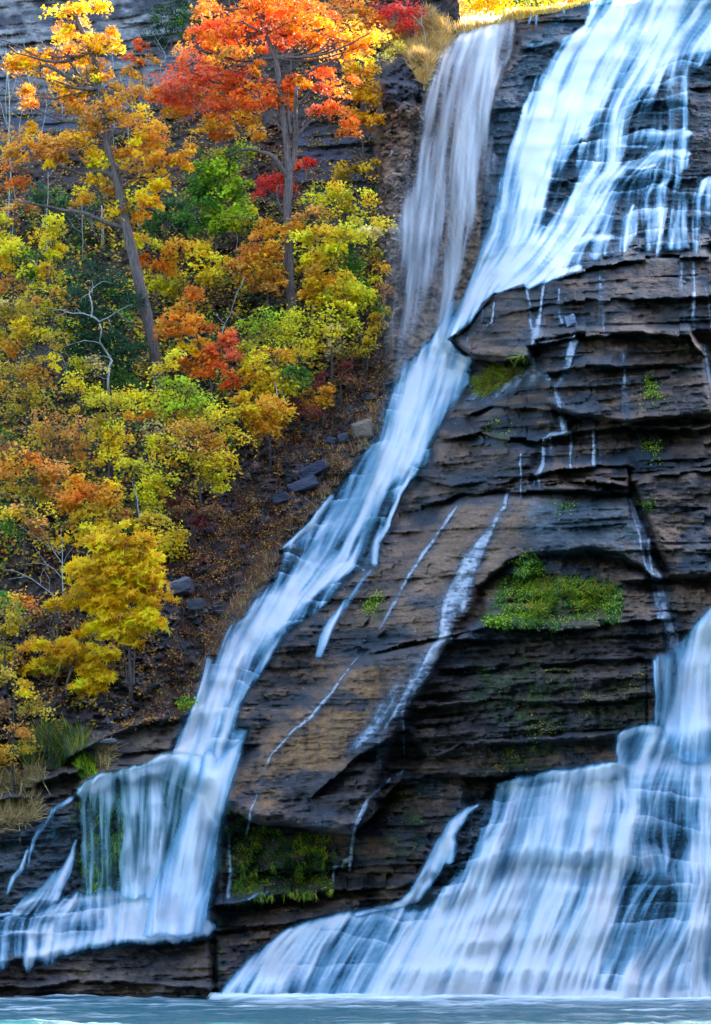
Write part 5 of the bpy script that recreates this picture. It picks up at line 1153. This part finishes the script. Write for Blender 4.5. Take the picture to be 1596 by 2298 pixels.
# ------------------------------------------------------------------ scattered ground cover
def scatter(name, label, polys, n, pal, size, shape='oval', lift=.05, normal=(0, -.55, .8), cat=None, spread=.5):
    M = np.zeros_like(PX)
    for q in polys: M = np.maximum(M, poly(q, 14))
    M = np.clip(M * (.30 + 1.9 * fbm(PX / 26, PY / 20, 4, len(label))), 0, 1)
    w = M.ravel(); w = w / w.sum()
    k = RNG.choice(w.size, n, p=w)
    j, i = k // NX, k % NX
    d = D[j, i] - lift - RNG.random(n) * lift * 2
    x = PX[j, i] + RNG.normal(size=n) * ST; y = PY[j, i] + RNG.normal(size=n) * ST
    pos = np.stack([(x - CX) * d / FPX, d, CZ + (HY - y) * d / FPX], 1)
    nr = unit(np.array(normal)[None] + RNG.normal(size=(n, 3)) * spread)
    keys = pal.split('+')
    q = np.clip((vnoise(pos[:, 0] * 1.1, pos[:, 2] * 1.1, 5) * .6 + RNG.random(n) * .4) * len(keys), 0, len(keys) - 1e-3).astype(int)
    c = np.array([PAL[k_] for k_ in keys])[q] * (.55 + .8 * RNG.random((n, 1)))
    V, F, C_ = leaves(pos, nr, size * (.6 + .8 * RNG.random(n)), np.clip(c, .004, .8), shape)
    o = mesh_obj(name, V, F, M_leaf, None, False, {'Col': C_}); tag(o, label, cat or 'leaves', None, 'stuff')
scatter('leaf_litter', 'fallen brown and orange leaves strewn over the wooded slope', [[(-60,150),(840,150),(860,700),(850,900),(600,1000),(400,1200),(380,1560),(-60,1740)]], 34000, 'BR+OB+BR+OL+MA', .12)
scatter('leaf_litter', 'sparse fallen leaves on the dark rubble beside the chute', [[(860,780),(870,900),(740,1080),(600,1250),(460,1470),(400,1620),(240,1640),(380,1560),(400,1200),(600,1000)]], 12000, 'BR+MA+OB+BR+BR', .09)
scatter('undergrowth', 'low dark green undergrowth between the bushes', [[(-60,420),(840,420),(850,760),(560,960),(300,1150),(-60,1250)]], 16000, 'DG+G+OL+DG', .14, lift=.25)
scatter('undergrowth', 'waist high yellow and olive brush filling the gaps between the bushes', [[(-60,480),(300,500),(560,480),(840,400),(860,700),(700,880),(560,960),(420,1130),(300,1180),(-60,1300)]], 9000, 'OL+YG+Y+OB+G+O', .15, lift=.5)
scatter('moss', 'bright green moss hanging in the hollow of the rock face', [MOSS[0][0]], 5000, 'G+DG+G+LG+DG', .06, lift=.05, spread=.8)
scatter('moss', 'dark green moss curtain under the overhang at the left end of the rock', [MOSS[1][0]], 5000, 'G+DG+OL', .05, lift=.04, spread=.8)
scatter('moss', 'thin green moss on the layered wall in the middle of the rock', [m_[0] for m_ in MOSS[2:4]] + [MOSS[6][0], MOSS[15][0]], 2600, 'G+DG+OL', .06, lift=.02, spread=.8)
scatter('moss', 'small moss cushions at the fissure and the right hand ledges', [m_[0] for m_ in MOSS[9:15]], 1800, 'G+LG+DG', .07, lift=.03, spread=.8)
scatter('plants', 'little bright green plants lined along the shelf below the mossy hollow', [[(1088,1388),(1160,1378),(1250,1388),(1250,1408),(1090,1402)]], 900, 'LG+G+G', .09, lift=.12, spread=.8, cat='plants')

def grass(name, label, polys, n, pal, length, lift=.02, lean=(0, -.3, 1.0), cat='grass', w=.012, spread=.35):
    M = np.zeros_like(PX)
    for q in polys: M = np.maximum(M, poly(q, 10))
    M = np.clip(M * ((.05 if 'moss' in name else .5) + (2.4 if 'moss' in name else 1.3) * fbm(PX / 26, PY / 30, 4, len(label) + 40)), 0, 1)
    ww = M.ravel(); ww = ww / ww.sum()
    k = RNG.choice(ww.size, n, p=ww); j, i = k // NX, k % NX
    d = D[j, i] - lift
    x = PX[j, i]; y = PY[j, i]
    pos = np.stack([(x - CX) * d / FPX, d, CZ + (HY - y) * d / FPX], 1)
    clump = np.stack([vnoise(pos[:, 0] * 1.5, pos[:, 2] * 1.5, 61) - .5, np.zeros(n), np.zeros(n)], 1) * 1.2
    dr = unit(np.array(lean)[None] + clump + RNG.normal(size=(n, 3)) * spread)
    L = length * (.5 + RNG.random(n))
    side = unit(np.cross(dr, np.array([0, 1.0, 0]))) * (w * (.7 + .6 * RNG.random(n)))[:, None]
    mid = pos + dr * (L * .55)[:, None]; tip = pos + dr * L[:, None]; tip[:, 2] -= L * .18 * RNG.random(n); tip[:, 1] -= L * .2 * RNG.random(n)
    V = np.stack([pos - side, pos + side, mid + side * .8, mid - side * .8, tip + side * .15, tip - side * .15], 1).reshape(-1, 3)
    b_ = np.arange(n)[:, None] * 6
    F = np.vstack([b_ + np.array([[0, 1, 2, 3]]), b_ + np.array([[3, 2, 4, 5]])])
    keys = pal.split('+'); c = np.array([PAL[k_] for k_ in keys])[RNG.integers(0, len(keys), n)] * (.6 + .7 * RNG.random((n, 1)))
    o = mesh_obj(name, V, F, M_grass, None, False, {'Col': np.repeat(np.clip(c, .004, .8), 6, axis=0)}); tag(o, label, cat, None, 'stuff')
PAL['BRD'] = (.13, .065, .035); PAL['STRAW'] = (.62, .46, .20); PAL['DRY'] = (.34, .24, .13); PAL['PK'] = (.40, .18, .14)
grass('dry_grass', 'tall sunlit straw coloured grass on the bank at the upper lip of the falls', [[(850,95),(905,60),(960,30),(1036,68),(1000,110),(962,150),(955,200),(940,160),(900,110)]], 14000, 'STRAW+STRAW+DRY+OY', .38, w=.010, spread=.55)
grass('dry_grass', 'tan grass fringe on the bank along the left side of the chute', [[(850,900),(870,960),(770,1070),(640,1230),(540,1400),(460,1500),(440,1560),(425,1540),(470,1440),(560,1300),(620,1180),(720,1060),(800,960)]], 4200, 'DRY+BR+STRAW+PK+BR', .26, w=.010, spread=.7)
grass('grass', 'grey green tuft of grass on the bank at the lower left', [[(60,1690),(80,1655),(130,1650),(190,1665),(180,1690),(120,1720),(70,1730)]], 2600, 'GG+G+GG+OL', .55, w=.013)
grass('dry_grass', 'pale drooping straw tufts over the ledge right of the green tuft', [[(190,1700),(215,1675),(250,1680),(240,1715),(200,1725)],[(-20,1800),(80,1785),(80,1830),(40,1850),(-20,1850)],[(0,1740),(90,1725),(100,1750),(0,1775)]], 2200, 'STRAW+DRY+STRAW', .5, lean=(0, -.6, .4))
grass('grass', 'bright green grass tuft beside the top of the mossy curtain', [[(180,1715),(215,1712),(215,1735),(190,1745)]], 700, 'LG+G', .35)
grass('grass', 'golden green grass hanging in the hollow under the overhang', [[(1065,860),(1110,830),(1175,800),(1180,830),(1120,870),(1075,885)]], 2600, 'OL+DRY+LG+G', .45, lean=(-.3, -.6, -.2))
grass('grass', 'wispy green blades in the mossy hollow of the rock face', [[(1130,1330),(1220,1300),(1380,1310),(1390,1360),(1280,1390),(1150,1390)]], 1600, 'LG+G+OL', .3, lean=(0, -.7, .2), w=.009)
# tall grass and lit bushes standing on the plateau edge behind the lip
def lip_point(x, dy=0.0):
    yb = float(np.interp(x, [p[0] for p in BRINK], [p[1] for p in BRINK])); Y0 = depth_at(x, yb + 6)
    X0, _, Z0 = P(x, yb + 2, Y0)
    return np.array([X0, Y0 + dy, Z0])
n = 9000
xx = RNG.random(n) * 300 + 1034; dy = RNG.random(n) ** 1.5 * 3.2
pos = np.array([lip_point(a, b) for a, b in zip(xx, dy)])
pos[:, 2] += .02 * dy
cl_ = vnoise(pos[:, 0] * 1.6, pos[:, 1], 9)
L = (.12 + .9 * cl_ ** 2 + .35 * RNG.random(n)) * np.interp(xx, [1034, 1060, 1130, 1190, 1240, 1330], [.9, .9, .7, .5, .35, .25])
dr = unit(np.array([[0, -.1, 1.0]]) + RNG.normal(size=(n, 3)) * .22)
side = unit(np.cross(dr, np.array([0, 1.0, 0]))) * .014
mid = pos + dr * (L * .6)[:, None]; tip = pos + dr * L[:, None]
V = np.stack([pos - side, pos + side, mid + side * .8, mid - side * .8, tip + side * .2, tip - side * .2], 1).reshape(-1, 3)
b_ = np.arange(n)[:, None] * 6; F = np.vstack([b_ + np.array([[0, 1, 2, 3]]), b_ + np.array([[3, 2, 4, 5]])])
keys = ['STRAW', 'STRAW', 'OY', 'DRY', 'YG']
c = np.array([PAL[k_] for k_ in keys])[RNG.integers(0, 5, n)] * (.7 + .6 * RNG.random((n, 1)))
o = mesh_obj('dry_grass', V, F, M_grass, None, False, {'Col': np.repeat(c, 6, axis=0)}); tag(o, 'sunlit golden grass standing along the rim above the dark lip', 'grass', None, 'stuff')
for lb, xs_, pal, hgt, dd in (
   ('sunlit yellow bush behind the golden grass on the rim', [(1000,20,60,30),(1060,5,50,26),(950,10,44,26)], 'Y+OY+STRAW', .0, 9),
   ('green and gold bush behind the rim left of the big cascade', [(1205,8,34,18,'LG+YG'),(1240,0,34,18,'YG+Y'),(1180,-5,30,20,'LG+G')], 'YG', 0, 5),
   ('orange bush behind the rim close to the big cascade', [(1280,-8,40,18,'OY+O'),(1320,-18,34,16,'OY+Y')], 'OY', 0, 7),
   ('pale yellow bush behind the middle of the rim', [(1120,5,50,30),(1150,-10,40,24),(1090,0,40,24)], 'STRAW+Y', 0, 8)):
    cxm = xs_[0][0]; bp_ = lip_point(max(cxm, 1036), 0); Yb = float(bp_[1]) + dd
    yb = HY - (bp_[2] - CZ) * FPX / Yb
    tree('bush', lb, 'bush', G_UND, [(cxm, yb), (cxm + 4, yb - 25), (cxm, yb - 50)], xs_, pal, Y=Yb, r=.05, size=.15, dens=1.2, shape='oval', limbs=3)
# a screen of further woods behind the rim
for k_, (x0, pal, lb) in enumerate(((880, 'O+OY+R', 'distant red and orange tree behind the left end of the rim'), (1010, 'OY+Y+YG', 'distant golden tree behind the golden grass'), (1150, 'YG+Y', 'distant yellow green tree behind the middle of the rim'), (1290, 'OY+O+Y', 'distant orange tree behind the rim beside the cascade'))):
    Yb = 128 + 3 * k_; zb = lip_point(max(x0, 1040))[2] + .6; yb = HY - (zb - CZ) * FPX / Yb
    cl = [(x0 + RNG.normal() * 50, -30 - 50 * RNG.random() + 50 * RNG.random(), 52, 30) for _ in range(16)] + [(x0 + q_, yb - 40 - 30 * (m_ % 2), 50, 26) for m_, q_ in enumerate((-70, -30, 10, 50, 80))]
    tree('distant_tree', lb, 'tree', 'distant trees behind the rim of the falls', [(x0, yb), (x0 + 5, yb - 60), (x0, yb - 130)], cl, pal, Y=Yb, r=.2, size=.24, dens=.85, shape='maple', limbs=5)

# ------------------------------------------------------------------ loose rocks
def boulder(label, px, py, w, h, dep, col, seed, dy=.2, name='boulder', cat='rock', tilt=0.0):
    Y = depth_at(px, py) - dy
    n1_, n2_ = 8, 10
    th = np.linspace(0, np.pi, n1_); ph = np.linspace(0, 2 * np.pi, n2_, endpoint=False)
    T, Pp = np.meshgrid(th, ph, indexing='ij')
    s = lambda a, e: np.sign(a) * np.abs(a) ** e
    x = s(np.sin(T) * np.cos(Pp), .35); y = s(np.sin(T) * np.sin(Pp), .4); z = s(np.cos(T), .35)
    nz = 1 + .34 * fbm(x * 2.1 + seed, z * 2.1 + y * 1.7, 3, seed) + .06 * fbm(x * 7, z * 9 + y * 5, 2, seed + 1)
    k = Y / FPX
    X = x * w * k / 2 * nz; Yy = y * dep / 2 * nz; Z = z * h * k / 2 * nz
    ca, sa = math.cos(tilt), math.sin(tilt)
    X, Z = X * ca - Z * sa, X * sa + Z * ca
    V = np.stack([X, Yy, Z], -1).reshape(-1, 3)
    I = np.arange(n1_ * n2_).reshape(n1_, n2_); J = np.roll(I, -1, axis=1)
    F = np.stack([I[:-1], I[1:], J[1:], J[:-1]], -1).reshape(-1, 4)
    c = np.array(col)[None] * (.75 + .5 * RNG.random((len(V), 1)))
    o = mesh_obj(name, V, F, M_rock, None, False, {'Col': c, 'wet': np.full(len(V), .4)})
    o.location = P(px, py, Y); tag(o, label, cat, 'loose rocks on the banks')
for a in (('grey flat topped rock jutting from the rubble beside the golden bush', 402,1322,60,34,1.6,(.16,.16,.20),3,.5,.25),
          ('dark square block beside the left edge of the chute', 771,986,26,20,.6,(.06,.07,.10),5,.25,.1),
          ('blue black block on the rubble just above the dark slabs', 742,990,20,16,.5,(.05,.055,.09),6,.25,-.2),
          ('tilted dark slab in the middle of the rubble', 700,1060,70,24,.9,(.045,.05,.085),7,.2,.5),
          ('broad blue black slab on the rubble below the tilted slab', 680,1092,60,26,.9,(.045,.05,.08),8,.2,.35),
          ('dark block low on the rubble', 632,1120,40,24,.8,(.04,.045,.07),9,.2,.3),
          ('brown layered stone on the bank at the chute edge', 815,968,44,40,.9,(.20,.14,.10),10,.35,.2),
          ('rounded dark stone near the bottom of the rubble', 440,1360,34,30,.8,(.04,.045,.06),11,.2,.1),
          ('flat pale stone under the leaf litter above the lower bank', 236,1664,50,10,.6,(.24,.26,.32),12,.3,.05),
          ('small dark stone beside the green tuft', 200,1690,34,22,.7,(.05,.06,.09),13,.2,-.1),
          ('small pale boulder at the top of the split curtain', 1281,722,22,26,.5,(.18,.24,.34),14,.1,.2),
          ('low brown stone on the ledge under the mossy hollow', 1300,1402,90,14,.6,(.20,.16,.10),15,.15,.04),
          ('tiny dark stone on the rubble above the flat topped rock', 470,1190,22,16,.5,(.05,.055,.08),16,.2,.3)):
    boulder(*a[:8], dy=a[8], tilt=a[9])

# broken slate lying on the slope, far too many pieces to count
def scree(name, label, polys, n, size, cols):
    M = np.zeros_like(PX)
    for q in polys: M = np.maximum(M, poly(q, 14))
    M = np.clip(M * (.3 + 1.6 * fbm(PX / 30, PY / 24, 3, len(label))), 0, 1)
    w = M.ravel(); w = w / w.sum(); k = RNG.choice(w.size, n, p=w); j, i = k // NX, k % NX
    d = D[j, i]; x = PX[j, i]; y = PY[j, i]
    pos = np.stack([(x - CX) * d / FPX, d, CZ + (HY - y) * d / FPX], 1)
    u = unit(RNG.normal(size=(n, 3)) * .45 + np.array([[1, 0, .15]])); v_ = unit(np.cross(RNG.normal(size=(n, 3)) * .4 + np.array([[0, -.4, 1]]), u)); w_ = np.cross(u, v_)
    L = size * (.4 + RNG.random(n) ** 2 * 2)[:, None]
    u, v_, w_ = u * L, v_ * L * (.4 + .5 * RNG.random((n, 1))), w_ * L * (.12 + .3 * RNG.random((n, 1)))
    cs = [(-1,-1,-1),(1,-1,-1),(1,1,-1),(-1,1,-1),(-1,-1,1),(1,-1,1),(1,1,1),(-1,1,1)]
    V = np.stack([pos + (a + .3 * RNG.normal(size=(n, 1))) * u + b * v_ * (.8 + .4 * RNG.random((n, 1))) + c * w_ for a, b, c in cs], 1).reshape(-1, 3)
    q = np.array([(0,3,2,1),(4,5,6,7),(0,1,5,4),(1,2,6,5),(2,3,7,6),(3,0,4,7)])
    F = (np.arange(n)[:, None, None] * 8 + q[None]).reshape(-1, 4)
    c = np.array(cols)[RNG.integers(0, len(cols), n)] * (.6 + .8 * RNG.random((n, 1)))
    o = mesh_obj(name, V, F, M_rock, None, False, {'Col': np.repeat(c, 8, axis=0), 'wet': np.full(n * 8, .45)}); tag(o, label, 'rubble', None, 'stuff')
scree('slate_rubble', 'dark broken slate covering the slope between the bushes and the chute', [[(860,780),(870,900),(740,1080),(600,1250),(460,1470),(400,1620),(240,1640),(300,1440),(400,1200),(600,1000)]], 3000, .075, [(.035,.036,.05),(.07,.05,.042),(.14,.08,.05),(.03,.03,.035)])
scree('slate_rubble', 'brown crumbling rubble clinging to the wall behind the misty veil', [[(860,260),(960,230),(940,500),(900,760),(862,780)]], 2600, .08, [(.14,.10,.08),(.30,.22,.16),(.07,.06,.06),(.22,.12,.08)])

grass('moss', 'long green moss strands hanging under the overhang at the left end of the rock', [MOSS[1][0],[(520,1870),(760,1900),(740,2000),(530,2005)]], 15000, 'G+LG+G+OL+DG', .20, lean=(0, -.45, -1.0), cat='moss', w=.014)
grass('moss', 'green moss strands hanging in the arched hollow of the rock face', [[(1160,1260),(1200,1245),(1230,1300),(1390,1320),(1390,1385),(1290,1395),(1090,1400),(1130,1330)]], 8000, 'G+DG+DG+G+LG', .15, lean=(0, -.6, -.8), cat='moss', w=.014)
grass('moss', 'green moss strands on the wall behind the curtain of the lower left fall', [[(175,1785),(285,1775),(285,2000),(175,2005)]], 6000, 'G+LG+G+DG', .20, lean=(0, -.4, -1.0), cat='moss', w=.016)
# thin bare saplings in the thicket of the upper left slope: nothing tells them apart
spots = [(14,250,150),(48,330,150),(70,230,120),(95,300,110),(30,560,160),(140,250,90),(255,300,110),(290,330,120),(330,260,90),(360,150,70),(255,150,80),(60,120,80),(20,160,90),(110,600,120),(185,560,120),(700,700,100),(530,560,90),(330,215,80)]
for q, (x, y, h) in enumerate(spots):
    ln = [(.028, [(x, y), (x + RNG.normal() * 4, y - h * .35), (x + RNG.normal() * 7, y - h * .7), (x + RNG.normal() * 10, y - h)])]
    for m_ in range(5):
        t_ = .3 + .13 * m_; sd = 1 if (m_ + q) % 2 else -1; l_ = h * (.32 - .03 * m_)
        x1, y1 = np.interp(t_, [0, .35, .7, 1], [a[0] for a in ln[0][1]]), y - h * t_
        ln.append((.014, [(x1, y1), (x1 + sd * l_ * .5, y1 - l_ * .35), (x1 + sd * l_ * (.8 + .2 * RNG.random()), y1 - l_ * (.8 + .3 * RNG.random()))]))
    bare('bare_sapling', 'thin bare grey sapling in the thicket of the upper left slope', ln, dy=.9, mat=M_dead, group='thin bare saplings in the thicket')

grass('dry_brush', 'brown dry weeds and brambles over the earth bank between the bushes and the chute', [[(860,760),(872,900),(750,1070),(610,1240),(470,1460),(410,1610),(300,1620),(400,1420),(420,1220),(600,1010)]], 9000, 'BRD+DRY+BRD+MA+BRD', .24, w=.010, spread=.8, cat='weeds')
# ------------------------------------------------------------------ light
SUN_EL, SUN_AZ = 34.0, 38.0         # azimuth clockwise from +Y (the far side) toward +X
el, az = math.radians(SUN_EL), math.radians(SUN_AZ)
world = bpy.data.worlds.new("World"); scene.world = world; world.use_nodes = True
wn = world.node_tree
for nd in list(wn.nodes): wn.nodes.remove(nd)
sky = wn.nodes.new('ShaderNodeTexSky'); sky.sky_type = 'NISHITA'; sky.sun_disc = False
sky.sun_elevation = el; sky.sun_rotation = az; sky.air_density = 1.0; sky.dust_density = 2.2; sky.ozone_density = 1.0
bg = wn.nodes.new('ShaderNodeBackground'); bg.inputs[1].default_value = .15
wo = wn.nodes.new('ShaderNodeOutputWorld')
wn.links.new(sky.outputs[0], bg.inputs[0]); wn.links.new(bg.outputs[0], wo.inputs[0])
sl = bpy.data.lights.new('sun', 'SUN'); sl.energy = 5.0; sl.angle = math.radians(.5); sl.color = (1.0, .86, .64)
so = bpy.data.objects.new('sun', sl); COL.objects.link(so)
d = Vector((math.sin(az) * math.cos(el), math.cos(az) * math.cos(el), math.sin(el)))
so.rotation_euler = d.to_track_quat('Z', 'Y').to_euler()
so.location = (30, 60, 90)
vs = scene.view_settings
scene.display_settings.display_device = 'sRGB'
vs.view_transform = 'Standard'; vs.look = 'None'; vs.gamma = 1; vs.use_curve_mapping = False
vs.exposure = EXPO
scene.cycles.transparent_max_bounces = 24
scene.cycles.max_bounces = 6
scene.cycles.caustics_reflective = False
